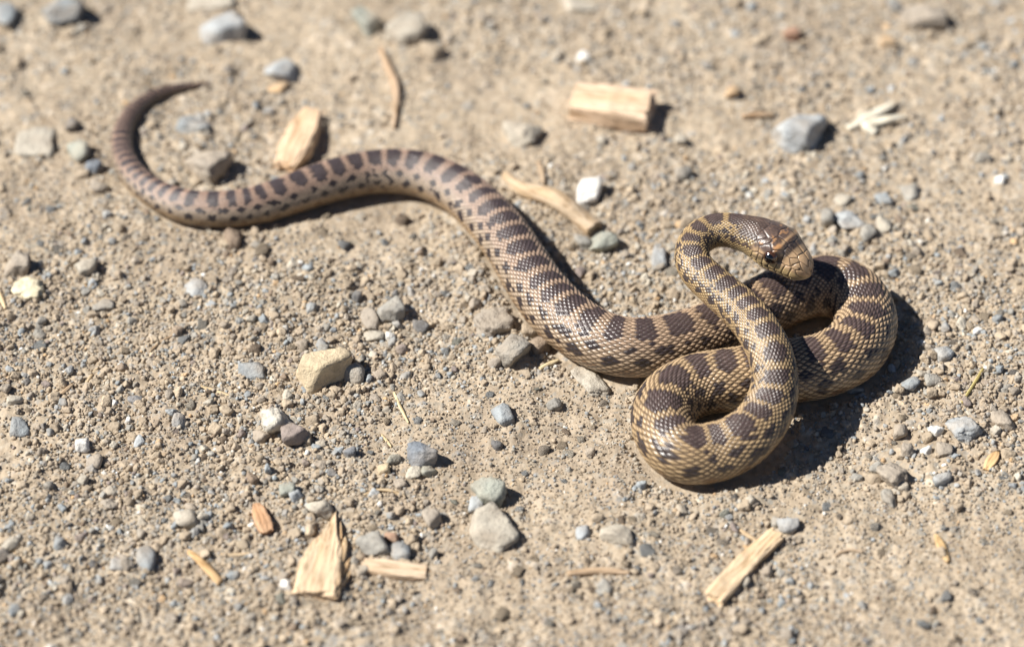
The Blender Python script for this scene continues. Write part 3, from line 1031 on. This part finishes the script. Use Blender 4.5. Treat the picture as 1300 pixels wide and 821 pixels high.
    (706, 71, 18, 18, 'pale', 'small pale pebble behind and left of the wood block', 9, 0, .05, .6),
    (1004, 46, 24, 24, 'red', 'reddish brown stone in the far dirt', 10, 0, .06, .6),
    (1126, 57, 22, 18, 'orange', 'cream-orange pebble in front of the big warm grey stone', 9, 0, .04, .5),
    (929, 124, 20, 18, 'orange', 'orange pebble right of the wood block', 9, 0, .04, .6),
    (867, 223, 24, 20, 'grey', 'grey pebble with a dark right side behind the raised head', 10, 0, .05, .7),
    (864, 181, 18, 16, 'pale', 'pale pebble in front of the right end of the wood block', 10, 0, .05, .6),
    (40, 658, 15, 13, 'pale', 'tiny pale pebble above the rounded pair in the front dirt', 9, 0, .05, .7),
    (15, 693, 24, 18, 'pale', 'pale pebble beside a dark grey wedge pebble', 10, 0, .05, .7),
    (3, 707, 22, 24, 'dark', 'dark grey wedge pebble beside a pale pebble', 16, 0, .05, .7),
    (77, 693, 18, 20, 'blue', 'blue-grey pebble right of the pale and dark pebble pair', 12, 0, .05, .7),
    (228, 540, 18, 18, 'lblue', 'light blue pebble in the dirt left of the white speckled rough stone', 9, 0, .05, .6),
    (172, 512, 20, 14, 'slate', 'slate-blue flat pebble in the open dirt', 12, 0, .05, .6),
    (27, 546, 26, 24, 'blue', 'blue-grey square-faced pebble sunk in the dirt', 22, 0, .04, .35),
    (20, 511, 22, 14, 'pale', 'pale pebble behind the blue-grey square-faced pebble', 9, 0, .04, .6),
    (120, 587, 22, 22, 'warm', 'dusty warm grey pebble in front of the bright white faceted stone', 10, 0, .06, .6),
    (140, 625, 20, 16, 'pale', 'pale dusty pebble left of the pale grey angular stone', 9, 0, .06, .6),
    (138, 640, 22, 16, 'warm', 'warm dusty pebble touching the pale dusty pebble', 9, 0, .06, .6),
]
for row in ST:
    x, y, w, h, ck, lab, p_, rot, ro, fl = row
    add_stone(x, y, w, h, ck, lab, p_, rot, ro, fl, sub=4 if w > 33 else 3)

# cream crusty pitted lump
g = at(36, 368, 0)
k = mpp(g)
Vv, Fc = stone_verts(4, 23 * k, 22 * k, 9 * k, 10, 15, 0.16, np.random.default_rng(5))
pit = np.clip(vnoise(Vv * 520, 71), 0, 1) ** 1.3
Vv = Vv * (1 - 0.42 * pit)[:, None]
o = link('crusty_lump', mesh_np('crusty_lump', Vv, Fc), M_STONE, None, label='cream crusty lump full of pits and a dark hole', category='lump')
pc = at(36, 368, 6 * k)
o.location = (pc[0], pc[1], float(ground_z(pc[0], pc[1])[0]) + 4 * k)
o.color = (.74, .66, .47, 1)
FOOT.append((pc[0], pc[1], 22 * k))

# ------------------------------------------------------------------ wood
def loft(path, widths, thick, nseg=40, m=18, sq=0.5, grain=0.10, jag=(0.0, 0.0), seed_=0, bow=0.0):
    """a piece of wood along a local polyline path ((x,y,z) list); returns V, F"""
    rs = np.random.default_rng(seed_)
    path = np.array(path, float)
    t = np.concatenate([[0], np.cumsum(np.linalg.norm(np.diff(path, axis=0), axis=1))])
    q_ = np.linspace(0, t[-1], nseg)
    Cn = spline(t, path, q_) if len(path) > 2 else np.stack([np.interp(q_, t, path[:, i]) for i in range(3)], 1)
    Tn = np.gradient(Cn, axis=0)
    Tn /= np.linalg.norm(Tn, axis=1)[:, None]
    Sd = np.cross(Tn, [0, 0, 1.0])
    Sd /= np.linalg.norm(Sd, axis=1)[:, None]
    Up = np.cross(Sd, Tn)
    W = np.interp(np.linspace(0, 1, nseg), np.linspace(0, 1, len(widths)), widths)
    H = np.interp(np.linspace(0, 1, nseg), np.linspace(0, 1, len(thick)), thick)
    a = np.linspace(0, 2 * math.pi, m, endpoint=False) + math.pi / m
    ca = np.sign(np.cos(a)) * np.abs(np.cos(a)) ** sq
    sa = np.sign(np.sin(a)) * np.abs(np.sin(a)) ** sq
    o = rs.uniform(0, 90)
    aa, qq = np.meshgrid(np.arange(m), np.arange(nseg))
    gr = vnoise(np.stack([np.cos(a)[aa].ravel() * 3.1 + o, np.sin(a)[aa].ravel() * 3.1, qq.ravel() * 0.10], 1), seed_).reshape(nseg, m)
    gr2 = vnoise(np.stack([aa.ravel() * 0.9 + o, qq.ravel() * 0.35, qq.ravel() * 0], 1), seed_ + 1).reshape(nseg, m)
    sc_ = 1 + grain * gr + grain * 0.5 * gr2
    Vv = Cn[:, None, :] + Sd[:, None, :] * (ca[None] * W[:, None] / 2 * sc_)[..., None] + Up[:, None, :] * (sa[None] * H[:, None] / 2 * sc_)[..., None]
    # broken ends: fibres of uneven length
    for end, j in ((0, jag[0]), (-1, jag[1])):
        if j:
            off = rs.uniform(-1, 1, m) * j
            off = 0.5 * off + 0.5 * np.roll(off, 1)
            fall = (np.linspace(1, 0, nseg) if end == 0 else np.linspace(0, 1, nseg)) ** 8
            Vv += Tn[:, None, :] * (off[None] * fall[:, None])[..., None]
    Vv = Vv.reshape(-1, 3)
    ix = np.arange(nseg * m).reshape(nseg, m)
    nx_ = np.roll(ix, -1, 1)
    F_ = np.stack([ix[:-1].ravel(), nx_[:-1].ravel(), nx_[1:].ravel(), ix[1:].ravel()], 1)
    # inset end caps
    V_ = [Vv]
    n0 = len(Vv)
    caps = []
    for e_i, ring in enumerate((ix[0], ix[-1])):
        cen = Vv[ring].mean(0)
        inner = cen + (Vv[ring] - cen) * 0.45 + (Tn[0] if e_i == 0 else -Tn[-1]) * 0.12 * H[0 if e_i == 0 else -1] * rs.uniform(0, 1, (m, 1))
        V_.append(inner)
        V_.append(cen[None])
        i0 = n0
        n0 += m + 1
        r2 = np.arange(i0, i0 + m)
        q4 = np.stack([ring, np.roll(ring, -1), np.roll(r2, -1), r2], 1)
        hv_ = np.arange(0, m, 2)
        q5 = np.stack([r2[hv_], r2[(hv_ + 1) % m], r2[(hv_ + 2) % m], np.full(len(hv_), i0 + m)], 1)
        if e_i == 0:
            q4, q5 = q4[:, ::-1], q5[:, ::-1]
        caps += [q4, q5]
    F_ = np.concatenate([F_] + caps)[:, ::-1]
    return np.concatenate(V_), F_


def add_wood(name, pts, widths, thick, color, label, cat, mat=None, lift=0.45, parent=None, **kw):
    """pts: photo pixels along the piece; widths, thick in photo pixels"""
    tm = float(np.mean(thick))
    k = mpp(at(*pts[0][:2]))
    W3 = []
    for q_ in pts:
        zz = (q_[2] if len(q_) > 2 else 0)
        p0 = at(q_[0], q_[1], (tm * lift + zz) * k)
        gz = float(ground_z(p0[0], p0[1])[0])
        W3.append(at(q_[0], q_[1], (tm * lift + zz) * k + gz))
    W3 = np.array(W3)
    d = W3[-1] - W3[0]
    ang = math.atan2(d[1], d[0])
    org = W3.mean(0)
    cx, sx = math.cos(-ang), math.sin(-ang)
    L = W3 - org
    L = np.stack([L[:, 0] * cx - L[:, 1] * sx, L[:, 0] * sx + L[:, 1] * cx, L[:, 2]], 1)
    Vv, Fc = loft(L, [w * k for w in widths], [t * k for t in thick], **{**kw, 'jag': tuple(j * k for j in kw.get('jag', (0, 0)))})
    o = link(name, mesh_np(name, Vv, Fc, kw.get('sq', .5) > 0.6), mat or M_WOOD, parent)
    if label:
        o['label'] = label
        o['category'] = cat
    o.location = org
    o.rotation_euler = (0, 0, ang)
    if parent is not None:
        pm_ = Matrix.LocRotScale(parent.location, parent.rotation_euler, None)
        o.matrix_local = pm_.inverted() @ Matrix.LocRotScale(Vector(org), o.rotation_euler, None)
    o.color = (*color, 1)
    for q_ in np.linspace(0, 1, 6):
        p0 = W3[0] + (W3[-1] - W3[0]) * q_
        FOOT.append((p0[0], p0[1], max(widths) * k * 0.5))
    return o


LIGHTW = (.66, .47, .27)
add_wood('wood_block', [(729, 128), (826, 142)], [54, 58, 62, 62, 60], [28, 30, 30, 30], (.76, .58, .42), 'chunky light wood block with a dark broken end lying in the far dirt', 'wood chip',
         seed_=3, sq=.36, grain=.05, jag=(5, 7), nseg=30, m=24)
add_wood('wood_chip', [(397, 142), (382, 175), (362, 212)], [24, 40, 40, 26], [12, 20, 22, 14], (.76, .56, .38), 'orange-tan split wood chip standing behind the snake near the twig', 'wood chip',
         seed_=4, sq=.42, grain=.10, jag=(7, 7), nseg=30, m=24)
add_wood('curved_stick', [(641, 222, 2), (662, 239, 3), (690, 247, 5), (715, 259, 5), (737, 276, 3), (755, 291, 1)], [12, 20, 22, 24, 25, 24], [10, 18, 20, 22, 22, 20], (.60, .47, .33),
         'weathered tan curved stick with a dark broken end beside the white quartz', 'stick', M_TWIG, seed_=5, sq=.9, grain=.10, jag=(3, 5), nseg=60)
add_wood('thin_twig', [(484, 62), (494, 88), (503, 112), (503, 138), (500, 162)], [7, 10, 11, 8, 4], [7, 9, 10, 8, 4], (.52, .38, .26), 'thin bent pinkish twig in front of the pale beige squarish stone', 'twig', M_TWIG,
         seed_=6, sq=.95, grain=.12, nseg=50, m=12)
add_wood('flat_twig', [(318, 242), (350, 232), (386, 222)], [5, 10, 9, 6], [5, 7, 7, 5], (.48, .39, .27), 'thin tan twig lying along the back edge of the snake by the orange-tan chip', 'twig', M_TWIG,
         seed_=7, sq=.8, grain=.12, nseg=40, m=12)
add_wood('wood_sliver', [(228, 271), (254, 281), (268, 289)], [6, 12, 12, 8], [4, 8, 8, 6], (.60, .50, .36), 'pale worn sliver poking out in front of the tail base', 'sliver', M_TWIG, seed_=8, sq=.8, nseg=30, m=12)
chip = add_wood('splintered_chip', [(425, 653, 2), (419, 680, 3), (410, 710, 3), (400, 756, 2)], [3, 15, 34, 46, 54, 58], [4, 9, 13, 15, 16], (.72, .55, .37), 'pointed splintered wood chip with frayed fibres next to the grey angular stone', 'wood chip',
         seed_=9, sq=.42, grain=.16, jag=(8, 6), nseg=44, m=30)
for k, (x0, y0, x1, y1, x2, y2, w_) in enumerate(((432, 662, 431, 686, 427, 716, 7), (438, 680, 436, 702, 430, 728, 8), (445, 708, 438, 720, 430, 738, 7), (418, 664, 415, 684, 409, 712, 6), (429, 672, 426, 694, 421, 722, 6), (447, 722, 440, 732, 430, 748, 6))):
    add_wood('fibre', [(x0, y0, 4 - k % 3), (x1, y1, 5), (x2, y2, 5)], [1.5, w_, w_, w_ * .7], [1.5, w_ * .7, w_ * .8, w_ * .5], (.72, .54, .34) if k % 2 else (.62, .44, .26), None, None, parent=chip, seed_=90 + k, sq=.6, grain=.15, nseg=18, m=10)
add_wood('flat_chip', [(461, 716), (500, 722), (541, 727)], [20, 26, 26, 22], [7, 9, 9, 8], (.72, .56, .40), 'flat light wood chip in front of the grey angular stone', 'wood chip', seed_=10, sq=.36, grain=.06, jag=(5, 4), nseg=30, m=22)
add_wood('split_stick', [(986, 680, 1), (962, 700, 1), (935, 728, 1), (905, 762, 1)], [22, 26, 27, 28, 26], [12, 15, 16, 16], (.74, .57, .38), 'split yellow-tan stick with dark cracks touching the light blue-grey stone', 'stick',
         seed_=11, sq=.42, grain=.12, jag=(6, 6), nseg=46, m=24)
add_wood('reddish_chip', [(326, 642, 2), (332, 658, 3), (339, 675, 1)], [10, 19, 21, 16], [8, 14, 14, 10], (.60, .37, .22), 'small reddish orange wood chip left of the splintered chip', 'wood chip', seed_=12, sq=.42, grain=.10, jag=(3, 3), nseg=24, m=18)
add_wood('broken_stick', [(240, 700, 1), (256, 714, 2), (280, 740, 2)], [7, 9, 10, 9], [6, 8, 9, 8], (.62, .42, .22), 'thin orange-tan broken stick in the front dirt', 'stick', seed_=13, sq=.7, grain=.08, jag=(2, 2), nseg=30, m=14)
add_wood('pointed_chip', [(1267, 573, 2), (1259, 584, 2), (1252, 596, 0)], [4, 13, 14, 8], [3, 6, 6, 4], (.68, .47, .25), 'small pointed light wood chip beside the tan pebble', 'wood chip', seed_=14, sq=.42, grain=.08, jag=(2, 2), nseg=20, m=16)
add_wood('wood_splinter', [(1188, 679, 1), (1195, 695, 1), (1203, 713, 0)], [5, 10, 10, 4], [4, 6, 6, 4], (.66, .47, .25), 'narrow tan wood splinter in the front dirt below the wedge pebble', 'splinter', seed_=15, sq=.45, grain=.08, nseg=20, m=14)
add_wood('straw', [(1248, 468, 3), (1236, 488, 2), (1221, 511, 1)], [4, 4.5, 4, 4], [4, 4.5, 4, 4], (.55, .47, .20), 'yellow-green straight straw beside the knobbly pale blue-grey stone', 'straw', seed_=16, sq=1, grain=.04, nseg=24, m=10)
STRAW = [
    ([(254, 490), (270, 495), (292, 502)], 4.5, 'pale straw fragment left of the cream quartz block', (.62, .50, .32)),
    ([(500, 498), (508, 516), (519, 537)], 4.0, 'pale straw standing in gravel below the cream quartz block', (.70, .58, .36)),
    ([(484, 551), (490, 558), (497, 567)], 3.5, 'short pale straw bit near the slate pebble', (.68, .55, .34)),
    ([(462, 628), (480, 622), (500, 624), (515, 630)], 4.5, 'bent tan straw between the round green pebble and the wood chips', (.55, .43, .28)),
    ([(685, 468), (697, 462), (709, 457)], 6.0, 'short cream straw stub touching the front of the snake', (.74, .62, .40)),
    ([(125, 466), (116, 477), (108, 489)], 5.0, 'short tan straw piece in the open dirt', (.58, .46, .30)),
    ([(72, 506), (82, 497), (92, 488)], 6.0, 'tan splinter next to the short tan straw piece', (.50, .38, .26)),
    ([(0, 372), (4, 384), (7, 392)], 5.0, 'cream straw stub beside the crusty lump', (.72, .58, .38)),
    ([(190, 447), (202, 436), (222, 424)], 4.0, 'thin root-like straw lying below the pale curved pebble', (.46, .35, .24)),
    ([(280, 703), (300, 704), (318, 702)], 5.0, 'short tan straw right of the thin broken stick', (.58, .45, .30)),
    ([(720, 728), (760, 724), (800, 727)], 9.0, 'flat brown bark strip at the front of the dirt', (.50, .37, .25)),
    ([(942, 148), (962, 146), (982, 147)], 8.0, 'pinkish tan splinter behind the large smooth grey stone', (.62, .45, .30)),
    ([(940, 672), (951, 680), (962, 686)], 5.0, 'thin pale fibre leaning on the split stick', (.60, .46, .30)),
    ([(683, 205), (688, 218), (690, 235)], 7.0, 'short tan twig end behind the curved stick', (.48, .37, .26)),
    ([(1060, 705), (1078, 698), (1096, 700)], 5.0, 'dull tan straw in front of the light blue-grey stone', (.46, .36, .26)),
]
for k, (pts, w, lab, c) in enumerate(STRAW):
    add_wood('straw_fragment', [(*p_, 1) for p_ in pts], [w * .7, w, w, w * .6], [w * .7, w * .9, w * .9, w * .6], c, lab, 'straw', seed_=30 + k, sq=.8, grain=.08, nseg=20, m=10)['group'] = 'bits of straw in the dirt'

# pale forked dry stalk
k = mpp(at(1110, 150))
fork = bpy.data.objects.new('forked_stalk', None)
COL.objects.link(fork)
fp = at(1110, 155, 0)
fork.location = (fp[0], fp[1], float(ground_z(fp[0], fp[1])[0]))
fork['label'] = 'pale forked dry plant stalk right of the large smooth grey stone'
fork['category'] = 'plant stalk'
FW = (.82, .78, .66)
add_wood('stalk', [(1076, 163, 1), (1092, 155, 3), (1110, 145, 4), (1138, 130, 3)], [9, 15, 14, 6], [6, 9, 9, 4], FW, None, None, M_TWIG, parent=fork, seed_=60, sq=.8, nseg=30, m=12)
add_wood('prong', [(1100, 158, 2), (1122, 153, 5), (1150, 148, 3)], [13, 12, 6], [8, 8, 4], FW, None, None, M_TWIG, parent=fork, seed_=61, sq=.8, nseg=30, m=12)
add_wood('prong', [(1098, 155, 3), (1104, 163, 3), (1112, 169, 1)], [10, 18, 12], [8, 12, 8], FW, None, None, M_TWIG, parent=fork, seed_=62, sq=.8, nseg=24, m=12)

# ------------------------------------------------------------------ loose pebbles, one by one
LAND = [
    (200, 180, 'the thin curved tail'), (430, 260, 'the first bend of the body'), (690, 360, 'the straight middle of the body'), (880, 560, 'the front loop'),
    (1090, 420, 'the rear coil'), (775, 133, 'the wood block'), (410, 469, 'the cream quartz block'), (415, 700, 'the splintered chip'), (957, 702, 'the split stick'),
    (1017, 173, 'the large smooth grey stone'), (284, 37, 'the light blue-grey block'), (36, 368, 'the crusty lump'), (1220, 549, 'the knobbly stone and straw'),
    (105, 566, 'the bright white faceted stone'), (623, 650, 'the pale cream slab'), (650, 440, 'the lumpy clod'),
]
heads = {}
for row in ST:
    hd = row[5]
    for sep_ in (' in ', ' between ', ' behind ', ' beside ', ' left of ', ' right of ', ' touching ', ' directly ', ' resting ', ' inside ', ' outside ', ' lying ', ' standing ', ' with ', ' far ', ' at the ', ' alone ', ' against ', ' under ', ' casting ', ' squeezed ', ' above ', ' beneath ', ' leaning ', ' sunk '):
        hd = hd.split(sep_)[0]
    heads.setdefault(hd, []).append(row)
for hd, rows_ in heads.items():
    if len(rows_) == 1 and len(hd.split()) >= 3 and 'pebble' not in hd and rows_[0][2] >= 26:
        LAND.append((rows_[0][0], rows_[0][1], 'the ' + hd))
WORDS = {'grey': 'grey', 'blue': 'blue-grey', 'pale': 'pale', 'tan': 'dusty tan', 'warm': 'warm grey', 'purple': 'purplish', 'lblue': 'light blue-grey', 'brown': 'brown', 'white': 'whitish', 'dark': 'dark grey', 'green': 'greenish'}
PEB = []
for k in range(12):
    rs = np.random.default_rng(100 + k)
    a, b, c = 1.0, rs.uniform(.65, 1.0), rs.uniform(.5, .75)
    Vv, Fc = stone_verts(3, a, b, c, rs.uniform(8, 20), 9, .10, rs)
    me = mesh_np('pebble', Vv, Fc)
    me.materials.append(M_STONE)
    PEB.append((me, 'flat' if c < .58 else ('blocky' if k % 2 else 'roundish')))
foot = np.array(FOOT)
made = 0
used = set()
tries = 0
while made < 250 and tries < 6000:
    tries += 1
    px = rng.uniform(8, 1292)
    py = rng.uniform(70, 800)
    if py < 250 and rng.random() < 0.72:
        continue
    w = float(np.clip(rng.lognormal(2.52, 0.27), 9.0, 23))
    p0 = at(px, py, 0)
    k = mpp(p0)
    r = w * k / 2
    if float(snake_dist(np.array([p0[0]]), np.array([p0[1]]))[0]) < r * 1.05:
        continue
    if np.min(np.hypot(foot[:, 0] - p0[0], foot[:, 1] - p0[1]) - foot[:, 2]) < r * 0.95:
        continue
    ck = rng.choice(['grey', 'blue', 'pale', 'tan', 'warm', 'purple', 'lblue', 'brown', 'white', 'dark', 'green'], p=[.16, .15, .12, .17, .15, .03, .08, .05, .02, .03, .04])
    land = min(LAND, key=lambda l: (l[0] - px) ** 2 + (l[1] - py) ** 2)[2]
    pm_, shp = PEB[int(rng.integers(12))]
    for _ in range(12):
        lab = '%s %s %s pebble in the dirt near %s' % ('tiny' if w < 12.5 else 'small', shp, WORDS[ck], land)
        if lab not in used:
            break
        pm_, shp = PEB[int(rng.integers(12))]
        ck = rng.choice(['grey', 'blue', 'pale', 'tan', 'warm', 'purple', 'lblue', 'brown', 'green'])
    used.add(lab)
    o = link('pebble', pm_, None, None, label=lab, category='pebble', group='%s pebbles near %s' % (WORDS[ck], land))
    o.location = (p0[0], p0[1], float(ground_z(p0[0], p0[1])[0]) + r * rng.uniform(-.05, .25))
    o.rotation_euler = (R(rng.uniform(-14, 14)), R(rng.uniform(-14, 14)), rng.uniform(0, 6.28))
    o.scale = (r, r, r)
    o.color = (*(np.array(SC[str(ck)]) * rng.uniform(.88, 1.12)), 1)
    foot = np.concatenate([foot, [[p0[0], p0[1], r]]])
    made += 1

# ------------------------------------------------------------------ gravel and crumbs
def scatter(name, n, rlo, rhi, variants, power, box, label, avoid=True, patch_seed=0, thr=0.0, sink=(.1, .5), flatten=(.55, 1.0)):
    x = rng.uniform(box[0], box[1], n * 4)
    y = rng.uniform(box[2], box[3], n * 4)
    dn = fbm(np.stack([x * 17, y * 17, x * 0 + patch_seed], 1), 3, 80 + patch_seed)
    # thinner outside the frame
    inview = (np.abs(x) < 0.20 + 0.05 * (y + .17)) & (y > -0.19) & (y < 0.25)
    keep = (rng.random(n * 4) < np.clip(0.50 + 2.1 * (dn - thr), 0.05, 1)) & (inview | (rng.random(n * 4) < 0.3))
    # the far dirt is barer
    keep &= rng.random(n * 4) < np.interp(y, [-.2, .02, .10, .3], [1, 1, .42, .32])
    x, y = x[keep][:n], y[keep][:n]
    n = len(x)
    r = rlo * (rhi / rlo) ** (rng.random(n) ** power)
    d = snake_dist(x, y)
    ok = d > -r * 0.2
    if avoid:
        for c in range(0, n, 20000):
            dd = np.hypot(x[c:c + 20000, None] - foot[None, :, 0], y[c:c + 20000, None] - foot[None, :, 1]) - foot[None, :, 2] * 0.8
            ok[c:c + 20000] &= dd.min(1) > 0
    x, y, r, d = x[ok], y[ok], r[ok], d[ok]
    n = len(x)
    z = top_z(x, y) + r * rng.uniform(*sink, n)
    keys = ['tan', 'warm', 'grey', 'blue', 'pale', 'lblue', 'purple', 'brown', 'white', 'dark', 'orange']
    ci = rng.choice(len(keys), n, p=[.50, .15, .09, .09, .07, .03, .02, .02, .012, .008, .01])
    cc = np.array([SC[k_] for k_ in keys])[ci] * rng.uniform(.85, 1.15, (n, 1))
    # a cloud of points, each carrying its own turn, size and colour, with a grain set on it by geometry nodes
    me = bpy.data.meshes.new(name)
    me.vertices.add(n)
    me.vertices.foreach_set('co', np.stack([x, y, z], 1).astype(np.float32).ravel())
    for nm, ty, dat, fld in (('turn', 'FLOAT_VECTOR', np.stack([rng.normal(0, .35, n), rng.normal(0, .35, n), rng.uniform(0, 6.283, n)], 1), 'vector'),
                             ('size', 'FLOAT_VECTOR', np.stack([r, r * rng.uniform(.7, 1, n), r * rng.uniform(*flatten, n)], 1), 'vector'),
                             ('Col', 'FLOAT_COLOR', np.concatenate([cc, np.ones((n, 1))], 1), 'color')):
        at_ = me.attributes.new(nm, ty, 'POINT')
        at_.data.foreach_set(fld, dat.astype(np.float32).ravel())
    o = link(name, me, None, None, kind='stuff', label=label, category='gravel')
    ng = bpy.data.node_groups.new(name, 'GeometryNodeTree')
    ng.interface.new_socket('Geometry', in_out='INPUT', socket_type='NodeSocketGeometry')
    ng.interface.new_socket('Geometry', in_out='OUTPUT', socket_type='NodeSocketGeometry')
    gin, gout = ng.nodes.new('NodeGroupInput'), ng.nodes.new('NodeGroupOutput')
    ip = ng.nodes.new('GeometryNodeInstanceOnPoints')
    ci_ = ng.nodes.new('GeometryNodeCollectionInfo')
    ci_.inputs['Collection'].default_value = variants
    ci_.inputs['Separate Children'].default_value = True
    ci_.inputs['Reset Children'].default_value = True
    L = ng.links.new
    L(gin.outputs[0], ip.inputs['Points'])
    L(ci_.outputs[0], ip.inputs['Instance'])
    ip.inputs['Pick Instance'].default_value = True
    rv = ng.nodes.new('FunctionNodeRandomValue')
    rv.data_type = 'INT'
    for sk in rv.inputs:
        if sk.enabled and sk.name == 'Max':
            sk.default_value = len(variants.objects) - 1
        if sk.enabled and sk.name == 'Min':
            sk.default_value = 0
    L([q_ for q_ in rv.outputs if q_.enabled][0], ip.inputs['Instance Index'])
    for nm, sock in (('turn', 'Rotation'), ('size', 'Scale')):
        na = ng.nodes.new('GeometryNodeInputNamedAttribute')
        na.data_type = 'FLOAT_VECTOR'
        na.inputs[0].default_value = nm
        out_ = [q_ for q_ in na.outputs if q_.enabled][0]
        if nm == 'turn':
            er = ng.nodes.new('FunctionNodeEulerToRotation')
            L(out_, er.inputs[0])
            out_ = er.outputs[0]
        L(out_, ip.inputs[sock])
    L(ip.outputs[0], gout.inputs[0])
    md = o.modifiers.new('grains', 'NODES')
    md.node_group = ng
    return o, n


def variants(name, count, sub, smooth, prange, rough):
    c_ = bpy.data.collections.new(name)
    for k_ in range(count):
        rs = np.random.default_rng(500 + 40 * sub + k_)
        Vv, Fc = stone_verts(sub, 1, 1, 1, rs.uniform(*prange), 8, rough, rs)
        me = mesh_np(name, Vv, Fc, smooth)
        me.materials.append(M_GRAVEL)
        c_.objects.link(bpy.data.objects.new(name, me))
    return c_


BOX = (-.30, .30, -.25, .34)
GR3 = variants('gravel_bit', 12, 3, True, (7, 20), .16)
GR2 = variants('crumb', 10, 2, True, (6, 16), .20)
GR1 = variants('grain', 8, 1, False, (4, 10), .30)
_, n1 = scatter('gravel', 5600, .0010, .0023, GR3, 2.4, BOX, 'loose small gravel of grey and tan bits scattered over the dirt', patch_seed=1, sink=(0, .45))
_, n2 = scatter('dirt_crumbs', 36000, .00050, .00105, GR2, 1.7, BOX, 'tiny tan crumbs of dry earth covering the ground', patch_seed=1, thr=-.08, sink=(.05, .6))
_, n3 = scatter('coarse_sand', 90000, .00024, .00055, GR1, 1.2, BOX, 'coarse tan sand grains between the pebbles', avoid=False, patch_seed=3, thr=-.15, sink=(.1, .7), flatten=(.6, 1.1))
print('rings', nr, 'around', NA, 'verts', len(V), 'gravel', n1, n2, n3, 'pebbles', made)
